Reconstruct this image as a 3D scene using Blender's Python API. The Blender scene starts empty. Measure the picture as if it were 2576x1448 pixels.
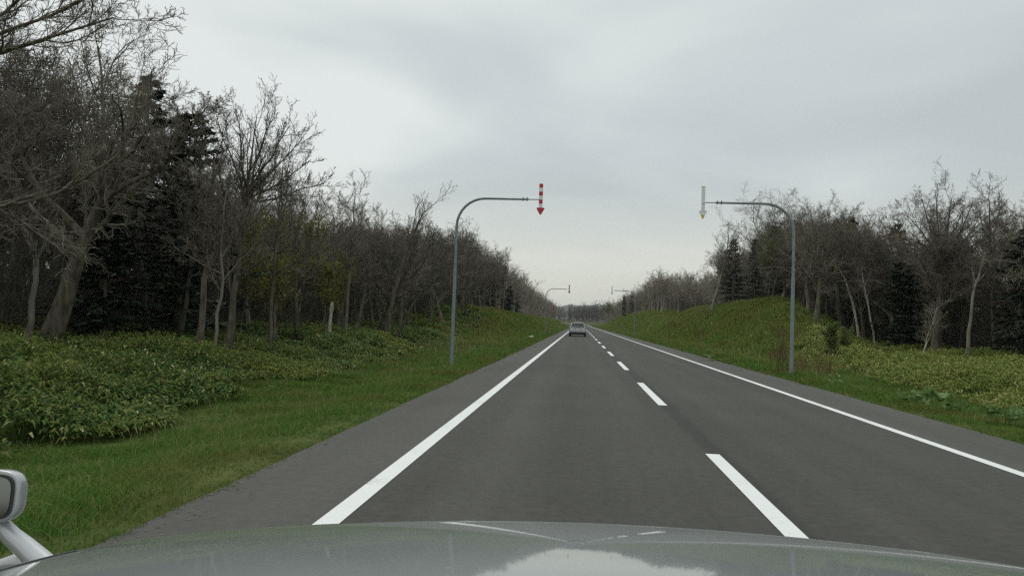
import bpy, bmesh, math, random
import numpy as np
from mathutils import Matrix, Vector

# ------------------------------------------------------------------ camera
SC = bpy.context.scene
COL = SC.collection
CAMH = 1.45
PW, PH, F = 2575.0, 1448.0, 1840.0          # photo working size and focal length in its pixels
VPX, VPY, ROLL = 1457.0, 812.0, math.radians(1.8)
Yc = np.array([VPX - PW/2, -(VPY - PH/2), -F]); Yc /= np.linalg.norm(Yc)
up = np.array([math.sin(ROLL), math.cos(ROLL), 0.0])
Zc = up - up.dot(Yc)*Yc; Zc /= np.linalg.norm(Zc)
Xc = np.cross(Yc, Zc)
RW = np.array([Xc, Yc, Zc])
cam = bpy.data.cameras.new('camera')
cam.sensor_width = 36; cam.sensor_fit = 'HORIZONTAL'; cam.lens = 36*F/PW
cam.clip_start = 0.05; cam.clip_end = 20000
camo = bpy.data.objects.new('camera', cam); COL.objects.link(camo)
camo.matrix_world = Matrix.Translation((0, 0, CAMH)) @ Matrix(RW.tolist()).to_4x4()
SC.camera = camo

def at(px, py, Y):
    """point at road distance Y seen at photo pixel (px, py) of the 2575 wide view"""
    d = RW @ np.array([px - PW/2, -(py - PH/2), -F])
    p = d*(Y/d[1]); p[2] += CAMH
    return p

# ------------------------------------------------------------------ render settings, world, sun
SC.view_settings.view_transform = 'Standard'; SC.view_settings.look = 'None'
SC.view_settings.exposure = 0.0; SC.view_settings.gamma = 1.0; SC.view_settings.use_curve_mapping = False
cy = SC.cycles
cy.max_bounces = 5; cy.diffuse_bounces = 3; cy.glossy_bounces = 3; cy.transmission_bounces = 3
cy.volume_bounces = 0; cy.use_denoising = False; cy.filter_width = 1.4
SUN_EL, SUN_AZ = math.radians(58), math.radians(-35)       # azimuth from +Y towards +X
W = bpy.data.worlds.new('World'); SC.world = W; W.use_nodes = True

def build_world():
    nt = W.node_tree; N = nt.nodes; L = nt.links
    for n in list(N): N.remove(n)
    out = N.new('ShaderNodeOutputWorld')
    sky = N.new('ShaderNodeTexSky'); sky.sky_type = 'NISHITA'; sky.sun_disc = False
    sky.sun_elevation = SUN_EL; sky.sun_rotation = SUN_AZ; sky.dust_density = 2.0
    b1 = N.new('ShaderNodeBackground'); b1.inputs[1].default_value = 0.08; L.new(sky.outputs[0], b1.inputs[0])
    tc = N.new('ShaderNodeTexCoord')
    sep = N.new('ShaderNodeSeparateXYZ'); L.new(tc.outputs['Generated'], sep.inputs[0])
    def math_(op, a, b=None, clamp=False):
        m = N.new('ShaderNodeMath'); m.operation = op; m.use_clamp = clamp
        for i, v in enumerate((a, b)):
            if v is None: continue
            if isinstance(v, (int, float)): m.inputs[i].default_value = v
            else: L.new(v, m.inputs[i])
        return m.outputs[0]
    # cloud deck: direction projected on a flat layer so the streaks flatten towards the horizon
    zz = math_('MAXIMUM', sep.outputs[2], 0.0)
    den = math_('ADD', zz, 0.22)
    cx = math_('DIVIDE', sep.outputs[0], den); cyy = math_('DIVIDE', sep.outputs[1], den)
    cmb = N.new('ShaderNodeCombineXYZ'); L.new(cx, cmb.inputs[0]); L.new(cyy, cmb.inputs[1])
    mp = N.new('ShaderNodeMapping'); L.new(cmb.outputs[0], mp.inputs[0])
    mp.inputs['Location'].default_value = (2.35, 0.35, 0); mp.inputs['Scale'].default_value = (0.95, 1.1, 1)
    nz = N.new('ShaderNodeTexNoise'); L.new(mp.outputs[0], nz.inputs['Vector'])
    nz.inputs['Scale'].default_value = 1.15; nz.inputs['Detail'].default_value = 4.0; nz.inputs['Roughness'].default_value = 0.42
    nz.inputs['Distortion'].default_value = 0.35
    # broad brightening towards the left of the road
    side = math_('MULTIPLY', sep.outputs[0], -0.42)
    v = math_('ADD', nz.outputs[0], side)
    rp = N.new('ShaderNodeValToRGB'); L.new(v, rp.inputs[0])
    e = rp.color_ramp.elements
    e[0].position = 0.28; e[0].color = (0.53, 0.59, 0.60, 1)
    e[1].position = 0.66; e[1].color = (0.80, 0.845, 0.825, 1)
    m_ = rp.color_ramp.elements.new(0.47); m_.color = (0.62, 0.685, 0.69, 1)
    # warmer, paler band above the horizon
    hz = N.new('ShaderNodeMapRange'); L.new(sep.outputs[2], hz.inputs[0])
    hz.inputs[1].default_value = 0.0; hz.inputs[2].default_value = 0.22; hz.inputs[3].default_value = 1.0; hz.inputs[4].default_value = 0.0
    hz.interpolation_type = 'SMOOTHSTEP'
    mx = N.new('ShaderNodeMix'); mx.data_type = 'RGBA'; L.new(hz.outputs[0], mx.inputs[0])
    L.new(rp.outputs[0], mx.inputs[6]); mx.inputs[7].default_value = (0.725, 0.73, 0.635, 1)
    # an overcast sky is brighter overhead
    br = N.new('ShaderNodeMapRange'); L.new(sep.outputs[2], br.inputs[0])
    br.inputs[1].default_value = 0.42; br.inputs[2].default_value = 1.0; br.inputs[3].default_value = 1.0; br.inputs[4].default_value = 2.0
    b2 = N.new('ShaderNodeBackground'); L.new(mx.outputs[2], b2.inputs[0]); L.new(br.outputs[0], b2.inputs[1])
    ms = N.new('ShaderNodeMixShader'); ms.inputs[0].default_value = 0.93
    L.new(b1.outputs[0], ms.inputs[1]); L.new(b2.outputs[0], ms.inputs[2]); L.new(ms.outputs[0], out.inputs[0])
build_world()
sun = bpy.data.lights.new('sun', 'SUN'); sun.energy = 0.7; sun.angle = math.radians(25); sun.color = (1.0, 0.96, 0.9)
suno = bpy.data.objects.new('sun', sun); COL.objects.link(suno)
sd = Vector((math.sin(SUN_AZ)*math.cos(SUN_EL), math.cos(SUN_AZ)*math.cos(SUN_EL), math.sin(SUN_EL)))
suno.rotation_euler = sd.to_track_quat('Z', 'Y').to_euler(); suno.location = (0, 0, 60)

# ------------------------------------------------------------------ helpers
rng = np.random.default_rng(7)
def tag(o, label=None, cat=None, group=None, kind=None):
    if label: o['label'] = label
    if cat: o['category'] = cat
    if group: o['group'] = group
    if kind: o['kind'] = kind
    return o
def empty(name, loc=(0, 0, 0), rz=0.0, sc=1.0):
    o = bpy.data.objects.new(name, None); COL.objects.link(o)
    o.location = loc; o.rotation_euler = (0, 0, rz); o.scale = (sc, sc, sc); o.empty_display_size = 0.3
    return o
def link(name, me, parent=None, loc=None):
    o = bpy.data.objects.new(name, me); COL.objects.link(o)
    if parent is not None: o.parent = parent
    if loc is not None: o.location = loc
    return o
def np_mesh(name, v, f, mat, smooth=False, mids=None):
    """v (n,3), f (m,3|4) index array, or a list of such arrays"""
    fs = f if isinstance(f, list) else [f]
    me = bpy.data.meshes.new(name)
    v = np.ascontiguousarray(v, dtype=np.float32)
    me.vertices.add(len(v)); me.vertices.foreach_set('co', v.ravel())
    tot = np.concatenate([np.full(len(q), q.shape[1], np.int32) for q in fs])
    lv = np.concatenate([q.ravel() for q in fs]).astype(np.int32)
    me.loops.add(len(lv)); me.loops.foreach_set('vertex_index', lv)
    me.polygons.add(len(tot))
    st = np.concatenate([[0], np.cumsum(tot)[:-1]]).astype(np.int32)
    me.polygons.foreach_set('loop_start', st)
    if smooth: me.polygons.foreach_set('use_smooth', np.ones(len(tot), dtype=bool))
    for m in (mat if isinstance(mat, (list, tuple)) else [mat]): me.materials.append(m)
    if mids is not None: me.polygons.foreach_set('material_index', np.asarray(mids, dtype=np.int32))
    me.update(calc_edges=True)
    return me
def nrm(v): return v/np.maximum(np.linalg.norm(v, axis=-1, keepdims=True), 1e-9)
def sstep(a, b, x):
    t = np.clip((np.asarray(x, float) - a)/(b - a), 0, 1); return t*t*(3 - 2*t)
def vnoise(x, y, seed=0):
    x = np.asarray(x, float); y = np.asarray(y, float)
    xi = np.floor(x); yi = np.floor(y); fx = x - xi; fy = y - yi
    fx = fx*fx*(3 - 2*fx); fy = fy*fy*(3 - 2*fy)
    def h(a, b):
        s = np.sin(a*127.1 + b*311.7 + seed*74.7)*43758.5453
        return s - np.floor(s)
    return (h(xi, yi)*(1 - fx) + h(xi + 1, yi)*fx)*(1 - fy) + (h(xi, yi + 1)*(1 - fx) + h(xi + 1, yi + 1)*fx)*fy
def bm_mesh(name, bm, mat, smooth=False):
    me = bpy.data.meshes.new(name); bm.normal_update(); bm.to_mesh(me); bm.free()
    for m in (mat if isinstance(mat, (list, tuple)) else [mat]): me.materials.append(m)
    if smooth:
        for p in me.polygons: p.use_smooth = True
    return me
def add_box(bm, c, s, bevel=0.0, seg=2, rot=None):
    g = bmesh.ops.create_cube(bm, size=1.0)
    vs = g['verts']
    bmesh.ops.scale(bm, vec=s, verts=vs)
    if bevel > 0:
        es = list({e for v in vs for e in v.link_edges})
        r = bmesh.ops.bevel(bm, geom=es, offset=bevel, segments=seg, affect='EDGES', profile=0.5)
        vs = [v for v in r['verts']]
        vs = list({v for f in r['faces'] for v in f.verts} | set(vs))
    if rot is not None: bmesh.ops.rotate(bm, cent=(0, 0, 0), matrix=rot, verts=vs)
    bmesh.ops.translate(bm, vec=c, verts=vs)
    return vs
def add_prism(bm, outline, axis_vec, thick):
    """outline: list of 3-D points in a plane, extruded by axis_vec*thick"""
    a = [bm.verts.new(p) for p in outline]
    av = Vector(axis_vec)*thick
    b = [bm.verts.new(Vector(p) + av) for p in outline]
    bm.faces.new(a); bm.faces.new(list(reversed(b)))
    n = len(a)
    for i in range(n): bm.faces.new((a[i], b[i], b[(i+1) % n], a[(i+1) % n]))
    bmesh.ops.recalc_face_normals(bm, faces=bm.faces[:])

def tubes(P, R, k, axis=None):
    """P (B,N,3) centre lines, R (B,N) radii -> verts, quads"""
    B, Nn, _ = P.shape
    T = np.empty_like(P); T[:, 1:-1] = P[:, 2:] - P[:, :-2]; T[:, 0] = P[:, 1] - P[:, 0]; T[:, -1] = P[:, -1] - P[:, -2]
    T = nrm(T); mt = nrm(P[:, -1] - P[:, 0])
    ref = np.where(np.abs(mt[:, 2:3]) > 0.75, np.array([[1., 0.13, 0]]), np.array([[0.1, 0, 1.]]))
    if axis is not None: ref = np.broadcast_to(axis, mt.shape)
    a = nrm(np.cross(T, ref[:, None, :])); b = np.cross(T, a)
    th = np.arange(k)*2*np.pi/k
    ring = P[:, :, None, :] + R[:, :, None, None]*(np.cos(th)[None, None, :, None]*a[:, :, None, :] + np.sin(th)[None, None, :, None]*b[:, :, None, :])
    v = ring.reshape(-1, 3)
    i = np.arange(B)[:, None, None]*Nn*k + np.arange(Nn - 1)[None, :, None]*k
    j = np.arange(k)[None, None, :]; j2 = (j + 1) % k
    q = np.stack([i + j, i + j2, i + k + j2, i + k + j], axis=-1).reshape(-1, 4)
    return v, q
def merge(parts):
    vs, qs, o = [], [], 0
    for v, q in parts:
        vs.append(v); qs.append(q + o); o += len(v)
    return np.concatenate(vs), np.concatenate(qs)
def tube_mesh(name, pts, rad, k, mat):
    dd = np.abs(nrm(np.diff(np.array(pts, float), axis=0))).max(0)      # reference axis the centre line stays clear of
    v, q = tubes(np.array([pts], float), np.array([rad], float), k, np.eye(3)[int(np.argmin(dd))])
    n = len(pts); m = len(v)                                  # end caps on vertices of their own keep the sides' shading straight
    v = np.concatenate([v, v[:k], v[-k:]])
    capa = m + np.arange(k)[::-1][None, :]; capb = (m + k + np.arange(k))[None, :]
    return np_mesh(name, v, [q, capa, capb], mat, True)

# ------------------------------------------------------------------ materials
def new_mat(name):
    m = bpy.data.materials.new(name); m.use_nodes = True
    nt = m.node_tree; b = nt.nodes['Principled BSDF']
    return m, nt, b
def plain(name, col, rough=0.6, metal=0.0, coat=0.0, var=0.12, scale=6.0, spec=0.5):
    m, nt, b = new_mat(name); N = nt.nodes; L = nt.links
    tc = N.new('ShaderNodeTexCoord'); nz = N.new('ShaderNodeTexNoise'); L.new(tc.outputs['Object'], nz.inputs['Vector'])
    nz.inputs['Scale'].default_value = scale; nz.inputs['Detail'].default_value = 5
    r = N.new('ShaderNodeValToRGB'); L.new(nz.outputs[0], r.inputs[0])
    r.color_ramp.elements[0].position = 0.3; r.color_ramp.elements[1].position = 0.7
    r.color_ramp.elements[0].color = (*[c*(1 - var) for c in col], 1); r.color_ramp.elements[1].color = (*[min(1, c*(1 + var)) for c in col], 1)
    L.new(r.outputs[0], b.inputs['Base Color'])
    b.inputs['Roughness'].default_value = rough; b.inputs['Metallic'].default_value = metal
    b.inputs['Specular IOR Level'].default_value = spec
    if coat: b.inputs['Coat Weight'].default_value = coat; b.inputs['Coat Roughness'].default_value = 0.03
    return m
def bark(name, c1, c2, scale=9.0, perobj=0.25):
    m, nt, b = new_mat(name); N = nt.nodes; L = nt.links
    tc = N.new('ShaderNodeTexCoord'); mp = N.new('ShaderNodeMapping'); mp.inputs['Scale'].default_value = (1, 1, 0.25)
    L.new(tc.outputs['Object'], mp.inputs[0])
    nz = N.new('ShaderNodeTexNoise'); L.new(mp.outputs[0], nz.inputs['Vector']); nz.inputs['Scale'].default_value = scale; nz.inputs['Detail'].default_value = 6
    r = N.new('ShaderNodeValToRGB'); L.new(nz.outputs[0], r.inputs[0])
    r.color_ramp.elements[0].position = 0.32; r.color_ramp.elements[1].position = 0.68
    r.color_ramp.elements[0].color = (*c1, 1); r.color_ramp.elements[1].color = (*c2, 1)
    oi = N.new('ShaderNodeObjectInfo'); mr = N.new('ShaderNodeMapRange'); L.new(oi.outputs['Random'], mr.inputs[0])
    mr.inputs[3].default_value = 1 - perobj; mr.inputs[4].default_value = 1 + perobj
    hs = N.new('ShaderNodeHueSaturation'); L.new(mr.outputs[0], hs.inputs['Value']); L.new(r.outputs[0], hs.inputs['Color'])
    ml = N.new('ShaderNodeMath'); ml.operation = 'MULTIPLY'; L.new(oi.outputs['Random'], ml.inputs[0]); ml.inputs[1].default_value = 37.7
    fr_ = N.new('ShaderNodeMath'); fr_.operation = 'FRACT'; L.new(ml.outputs[0], fr_.inputs[0])
    mh = N.new('ShaderNodeMapRange'); L.new(fr_.outputs[0], mh.inputs[0]); mh.inputs[3].default_value = .485; mh.inputs[4].default_value = .535; L.new(mh.outputs[0], hs.inputs['Hue'])
    L.new(hs.outputs[0], b.inputs['Base Color']); b.inputs['Roughness'].default_value = 0.9; b.inputs['Specular IOR Level'].default_value = 0.15
    bp = N.new('ShaderNodeBump'); bp.inputs['Strength'].default_value = 0.5; bp.inputs['Distance'].default_value = 0.03
    L.new(nz.outputs[0], bp.inputs['Height']); L.new(bp.outputs[0], b.inputs['Normal'])
    return m
def leafy(name, stops, patch=None, pscale=0.5, transl=0.25, rough=0.55, spec=0.3):
    """leaf colour varies leaf by leaf; patch = a second ramp colour laid in by a large noise"""
    m, nt, b = new_mat(name); N = nt.nodes; L = nt.links
    ge = N.new('ShaderNodeNewGeometry'); r = N.new('ShaderNodeValToRGB'); L.new(ge.outputs['Random Per Island'], r.inputs[0])
    cr = r.color_ramp
    cr.elements[0].position = stops[0][0]; cr.elements[0].color = (*stops[0][1], 1)
    cr.elements[1].position = stops[-1][0]; cr.elements[1].color = (*stops[-1][1], 1)
    for p, c in stops[1:-1]: cr.elements.new(p).color = (*c, 1)
    colr = r.outputs[0]
    if patch:
        tc = N.new('ShaderNodeTexCoord'); nz = N.new('ShaderNodeTexNoise'); L.new(tc.outputs['Object'], nz.inputs['Vector'])
        nz.inputs['Scale'].default_value = pscale; nz.inputs['Detail'].default_value = 3
        mr = N.new('ShaderNodeMapRange'); L.new(nz.outputs[0], mr.inputs[0]); mr.inputs[1].default_value = 0.46; mr.inputs[2].default_value = 0.66; mr.inputs[4].default_value = 0.8
        mx = N.new('ShaderNodeMix'); mx.data_type = 'RGBA'; L.new(mr.outputs[0], mx.inputs[0]); L.new(colr, mx.inputs[6]); mx.inputs[7].default_value = (*patch, 1)
        colr = mx.outputs[2]
    L.new(colr, b.inputs['Base Color']); b.inputs['Roughness'].default_value = rough; b.inputs['Specular IOR Level'].default_value = spec
    tr = N.new('ShaderNodeBsdfTranslucent'); L.new(colr, tr.inputs[0])
    ms = N.new('ShaderNodeMixShader'); ms.inputs[0].default_value = transl
    L.new(b.outputs[0], ms.inputs[1]); L.new(tr.outputs[0], ms.inputs[2]); L.new(ms.outputs[0], N['Material Output'].inputs[0])
    return m

M = {}
M['bark'] = bark('grey_brown_bark', (0.052, 0.045, 0.034), (0.172, 0.150, 0.116), 9, .4)
M['pale_bark'] = bark('pale_bark', (0.12, 0.107, 0.087), (0.25, 0.227, 0.187), 7)
M['twig'] = bark('brown_twigs', (0.110, 0.094, 0.075), (0.205, 0.178, 0.145), 2.0, 0.4)
M['brush'] = bark('undergrowth_twigs', (0.06, 0.052, 0.040), (0.12, 0.104, 0.082), 0.6, 0.0)
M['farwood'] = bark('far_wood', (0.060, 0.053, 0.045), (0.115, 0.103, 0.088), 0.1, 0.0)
M['dead'] = bark('bleached_wood', (0.20, 0.175, 0.14), (0.48, 0.44, 0.37), 14)
M['needle'] = leafy('conifer_needles', [(0.0, (0.008, 0.018, 0.010)), (0.7, (0.022, 0.042, 0.020)), (1.0, (0.045, 0.065, 0.025))], None, transl=0.1)
M['bud'] = leafy('young_yellow_leaves', [(0.0, (0.09, 0.095, 0.012)), (0.6, (0.19, 0.185, 0.02)), (1.0, (0.26, 0.19, 0.03))], None, transl=0.4)
M['fresh'] = leafy('fresh_green_leaves', [(0.0, (0.05, 0.085, 0.015)), (0.6, (0.10, 0.14, 0.025)), (1.0, (0.16, 0.18, 0.04))], None, transl=0.4)
M['sasa'] = leafy('bamboo_grass_leaves', [(0.0, (0.022, 0.060, 0.018)), (0.45, (0.066, 0.124, 0.027)), (0.80, (0.122, 0.166, 0.034)), (0.965, (0.20, 0.19, 0.055)), (1.0, (0.48, 0.43, 0.25))], (0.155, 0.165, 0.030), 0.35, 0.3, .7, .1)
M['sasa_light'] = leafy('yellowed_bamboo_grass_leaves', [(0.0, (0.060, 0.090, 0.017)), (0.45, (0.145, 0.180, 0.034)), (0.80, (0.21, 0.225, 0.055)), (0.95, (0.30, 0.275, 0.10)), (1.0, (0.42, 0.36, 0.2))], (0.10, 0.155, 0.026), 0.3, 0.3, .7, .1)
M['sasa_mound'] = leafy('mound_cover_leaves', [(0.0, (0.045, 0.080, 0.012)), (0.5, (0.100, 0.140, 0.022)), (0.9, (0.155, 0.170, 0.036)), (1.0, (0.30, 0.25, 0.10))], (0.150, 0.120, 0.036), 0.25, 0.3, .7, .1)
M['grass'] = leafy('verge_grass', [(0.0, (0.038, 0.104, 0.013)), (0.5, (0.072, 0.165, 0.022)), (0.82, (0.115, 0.180, 0.030)), (0.95, (0.21, 0.19, 0.07)), (1.0, (0.32, 0.27, 0.14))], (0.145, 0.140, 0.042), 0.5, 0.35, .7, .08)
M['bankgrass'] = leafy('bank_grass', [(0.0, (0.060, 0.115, 0.016)), (0.5, (0.115, 0.190, 0.028)), (0.85, (0.18, 0.205, 0.05)), (1.0, (0.34, 0.29, 0.13))], (0.185, 0.165, 0.050), 0.15, 0.3, .7, .08)
M['dryleaf'] = leafy('dry_stalks', [(0.0, (0.16, 0.12, 0.06)), (1.0, (0.36, 0.30, 0.18))], None, transl=0.2)
M['deadleaf'] = leafy('dead_leaves', [(0.0, (0.05, 0.042, 0.028)), (1.0, (0.17, 0.135, 0.085))], None, transl=0.1)
M['broad'] = leafy('broad_leaves', [(0.0, (0.09, 0.16, 0.04)), (1.0, (0.19, 0.28, 0.11))], None, transl=0.35, rough=.7, spec=.15)
M['steel'] = plain('galvanised_steel', (0.20, 0.228, 0.235), 0.55, 0.1, var=0.15, scale=9, spec=.3)
M['white'] = plain('white_plate', (0.72, 0.72, 0.70), 0.45, var=0.05)
M['red'] = plain('red_plate', (0.47, 0.012, 0.03), 0.45, var=0.06)
M['yellow'] = plain('yellow_plate', (0.62, 0.42, 0.02), 0.5, var=0.06)
M['dull_yellow'] = plain('weathered_yellow_plate', (0.42, 0.37, 0.17), 0.6, var=0.08)
M['dark'] = plain('dark_plate', (0.035, 0.033, 0.03), 0.6, var=0.1)
M['backplate'] = plain('grey_plate_back', (0.70, 0.71, 0.71), 0.5, 0.1, var=0.06)
M['rubber'] = plain('rubber', (0.02, 0.02, 0.02), 0.8, var=0.1)
M['glass'] = plain('dark_glass', (0.02, 0.025, 0.025), 0.05, 0.0, var=0.02, spec=0.6)
M['silver'] = plain('silver_paint', (0.27, 0.285, 0.29), 0.35, 0.35, 1.0, var=0.02)
M['trim'] = plain('black_trim', (0.025, 0.025, 0.027), 0.55, var=0.05)
M['alloy'] = plain('alloy', (0.35, 0.35, 0.36), 0.4, 0.7, var=0.05)
M['redlamp'] = plain('red_lamp_lens', (0.30, 0.03, 0.03), 0.2, var=0.04)
M['clearlamp'] = plain('clear_lamp_lens', (0.68, 0.70, 0.70), 0.2, var=0.04)
M['plastic'] = plain('white_plastic', (0.5, 0.49, 0.46), 0.5, var=0.08)

def asphalt(name, dark, light, seam=False):
    m, nt, b = new_mat(name); N = nt.nodes; L = nt.links
    tc = N.new('ShaderNodeTexCoord')
    def noise(sc, det, vec=None, ro=0.55):
        n = N.new('ShaderNodeTexNoise'); n.inputs['Scale'].default_value = sc; n.inputs['Detail'].default_value = det; n.inputs['Roughness'].default_value = ro
        L.new(vec or tc.outputs['Object'], n.inputs['Vector']); return n.outputs[0]
    mp = N.new('ShaderNodeMapping'); mp.inputs['Scale'].default_value = (1.0, 0.045, 1); L.new(tc.outputs['Object'], mp.inputs[0])
    streak = noise(1.1, 4, mp.outputs[0]); blot = noise(0.35, 4); grain = noise(150, 2, None, 0.7); grain2 = noise(38, 3, None, 0.7)
    def mm(op, a, c):
        q = N.new('ShaderNodeMath'); q.operation = op
        for i, v in enumerate((a, c)):
            if isinstance(v, (int, float)): q.inputs[i].default_value = v
            else: L.new(v, q.inputs[i])
        return q.outputs[0]
    mid = noise(9, 9, None, 0.85)
    s = mm('ADD', mm('MULTIPLY', streak, 0.42), mm('MULTIPLY', blot, 0.25)); s = mm('ADD', s, mm('MULTIPLY', mm('SUBTRACT', mid, .5), .9)); s = mm('ADD', s, .04)
    s = mm('ADD', s, mm('MULTIPLY', grain, 0.45)); s = mm('ADD', s, mm('MULTIPLY', grain2, 0.25))
    s = mm('SUBTRACT', s, 0.225)
    r = N.new('ShaderNodeValToRGB'); L.new(s, r.inputs[0])
    r.color_ramp.elements[0].position = 0.25; r.color_ramp.elements[1].position = 0.75
    r.color_ramp.elements[0].color = (*dark, 1); r.color_ramp.elements[1].color = (*light, 1)
    colr = r.outputs[0]
    if seam:      # the band where an older centre line was burnt off, and the darker paving joint along it
        sp = N.new('ShaderNodeSeparateXYZ'); L.new(tc.outputs['Object'], sp.inputs[0])
        wob = mm('MULTIPLY', mm('SUBTRACT', streak, 0.5), 0.12); xx = mm('ADD', sp.outputs[0], wob)
        d = mm('ABSOLUTE', mm('SUBTRACT', xx, 1.62), 0.0)
        mr = N.new('ShaderNodeMapRange'); L.new(d, mr.inputs[0]); mr.inputs[1].default_value = 0.06; mr.inputs[2].default_value = 0.16; mr.inputs[3].default_value = 0.74; mr.inputs[4].default_value = 1.0
        tr_ = None
        for c_ in (-0.86, 0.72, 2.42, 3.98):
            dd = mm('DIVIDE', mm('SUBTRACT', xx, c_), .30); gss = mm('POWER', 2.718, mm('MULTIPLY', mm('MULTIPLY', dd, dd), -1.0)); tr_ = gss if tr_ is None else mm('ADD', tr_, gss)
        val = mm('MULTIPLY', mr.outputs[0], mm('ADD', .97, mm('MULTIPLY', tr_, .11)))
        hs = N.new('ShaderNodeHueSaturation'); L.new(val, hs.inputs['Value']); L.new(colr, hs.inputs['Color']); colr = hs.outputs[0]
    L.new(colr, b.inputs['Base Color']); b.inputs['Roughness'].default_value = 0.85; b.inputs['Specular IOR Level'].default_value = 0.2
    bp = N.new('ShaderNodeBump'); bp.inputs['Strength'].default_value = 0.35; bp.inputs['Distance'].default_value = 0.006
    L.new(grain, bp.inputs['Height']); L.new(bp.outputs[0], b.inputs['Normal'])
    return m
M['asphalt'] = asphalt('lane_asphalt', (0.035, 0.0338, 0.0292), (0.086, 0.083, 0.0715), True)
M['shoulder'] = asphalt('shoulder_asphalt', (0.051, 0.049, 0.0425), (0.106, 0.102, 0.0885))
def paint():
    m, nt, b = new_mat('road_paint'); N = nt.nodes; L = nt.links
    tc = N.new('ShaderNodeTexCoord'); n = N.new('ShaderNodeTexNoise'); L.new(tc.outputs['Object'], n.inputs['Vector']); n.inputs['Scale'].default_value = 60; n.inputs['Detail'].default_value = 6; n.inputs['Roughness'].default_value = 0.7
    n2 = N.new('ShaderNodeTexNoise'); L.new(tc.outputs['Object'], n2.inputs['Vector']); n2.inputs['Scale'].default_value = 1.3; n2.inputs['Detail'].default_value = 4
    ad = N.new('ShaderNodeMath'); ad.operation = 'ADD'; L.new(n.outputs[0], ad.inputs[0]); L.new(n2.outputs[0], ad.inputs[1])
    r = N.new('ShaderNodeValToRGB'); L.new(ad.outputs[0], r.inputs[0]); e = r.color_ramp.elements
    e[0].position = 0.72; e[0].color = (0.36, 0.355, 0.335, 1); e[1].position = 0.88; e[1].color = (0.67, 0.67, 0.65, 1)
    L.new(r.outputs[0], b.inputs['Base Color']); b.inputs['Roughness'].default_value = 0.7
    return m
M['paint'] = paint()
def ground_mat():
    m, nt, b = new_mat('ground_cover'); N = nt.nodes; L = nt.links
    tc = N.new('ShaderNodeTexCoord'); at_ = N.new('ShaderNodeAttribute'); at_.attribute_name = 'litter'
    def ramp(sc, c1, c2, lo=.35, hi=.65):
        n = N.new('ShaderNodeTexNoise'); L.new(tc.outputs['Object'], n.inputs['Vector']); n.inputs['Scale'].default_value = sc; n.inputs['Detail'].default_value = 8; n.inputs['Roughness'].default_value = .65
        r = N.new('ShaderNodeValToRGB'); L.new(n.outputs[0], r.inputs[0]); r.color_ramp.elements[0].position = lo; r.color_ramp.elements[1].position = hi
        r.color_ramp.elements[0].color = (*c1, 1); r.color_ramp.elements[1].color = (*c2, 1); return r.outputs[0], n.outputs[0]
    g, h = ramp(1.6, (0.030, 0.055, 0.012), (0.095, 0.105, 0.030))
    f, h2 = ramp(2.5, (0.030, 0.026, 0.016), (0.085, 0.068, 0.042))
    mx = N.new('ShaderNodeMix'); mx.data_type = 'RGBA'; L.new(at_.outputs['Fac'], mx.inputs[0]); L.new(g, mx.inputs[6]); L.new(f, mx.inputs[7])
    L.new(mx.outputs[2], b.inputs['Base Color']); b.inputs['Roughness'].default_value = 0.95; b.inputs['Specular IOR Level'].default_value = 0.1
    bp = N.new('ShaderNodeBump'); bp.inputs['Strength'].default_value = 0.8; bp.inputs['Distance'].default_value = 0.08; L.new(h, bp.inputs['Height']); L.new(bp.outputs[0], b.inputs['Normal'])
    return m
M['ground'] = ground_mat()
M['hill'] = plain('hill_woods', (0.05, 0.062, 0.045), 0.95, var=0.35, scale=0.012, spec=0.1)

# ------------------------------------------------------------------ road and terrain
XL, XCN, XR = -1.70, 1.566, 4.77          # centres of the three painted lines
EL, ER = -2.88, 6.14                      # pavement edges
def xoff(y): y = np.asarray(y, float); return -np.maximum(0, y - 380)**2/2100.0
def zroad(y): return 1.3*sstep(280, 640, y) + 0.0*np.asarray(y, float)
def bank_left(y): return 2.7*sstep(52, 84, y)*(1 - 0.75*sstep(300, 400, y))
def bank_right(y, tr=0.):
    y = np.asarray(y, float); sk = 2.4*np.clip(np.asarray(tr, float) - 4.0, 0, 22)*(1 - sstep(60, 110, y)); y = y - np.minimum(sk, np.maximum(0, y - 20))
    return 3.7*sstep(26, 46, y)*(1 - 0.42*sstep(92, 108, y) + 0.62*sstep(118, 150, y))*(1 - 0.9*sstep(250, 420, y))
def height(x, y):
    x = np.asarray(x, float); y = np.asarray(y, float)
    s = x - xoff(y); z = zroad(y)
    tl = EL - s; tr = s - ER
    left = -0.05 - 0.28*sstep(0.2, 3.2, tl) + 0.55*sstep(5, 13, tl) + 0.02*np.clip(tl - 12, 0, 40) + bank_left(y)*sstep(1.6, 7.6, tl)
    right = -0.05 - 0.15*sstep(0.2, 3.0, tr) + 0.45*sstep(6, 14, tr) + 0.015*np.clip(tr - 12, 0, 40) + bank_right(y, tr)*sstep(1.8, 8.6, tr)
    bump = 0.28*(vnoise(x*0.22, y*0.22, 3) - 0.5) + 0.10*(vnoise(x*0.9, y*0.9, 5) - 0.5)
    far = 2.5*sstep(420, 560, y)*sstep(8, 40, np.maximum(tl, tr))
    off = np.maximum(tl, tr)
    h = np.where(tl > 0, left, np.where(tr > 0, right, -0.09)) + bump*sstep(0.8, 5, off) + far
    return z + h

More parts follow.
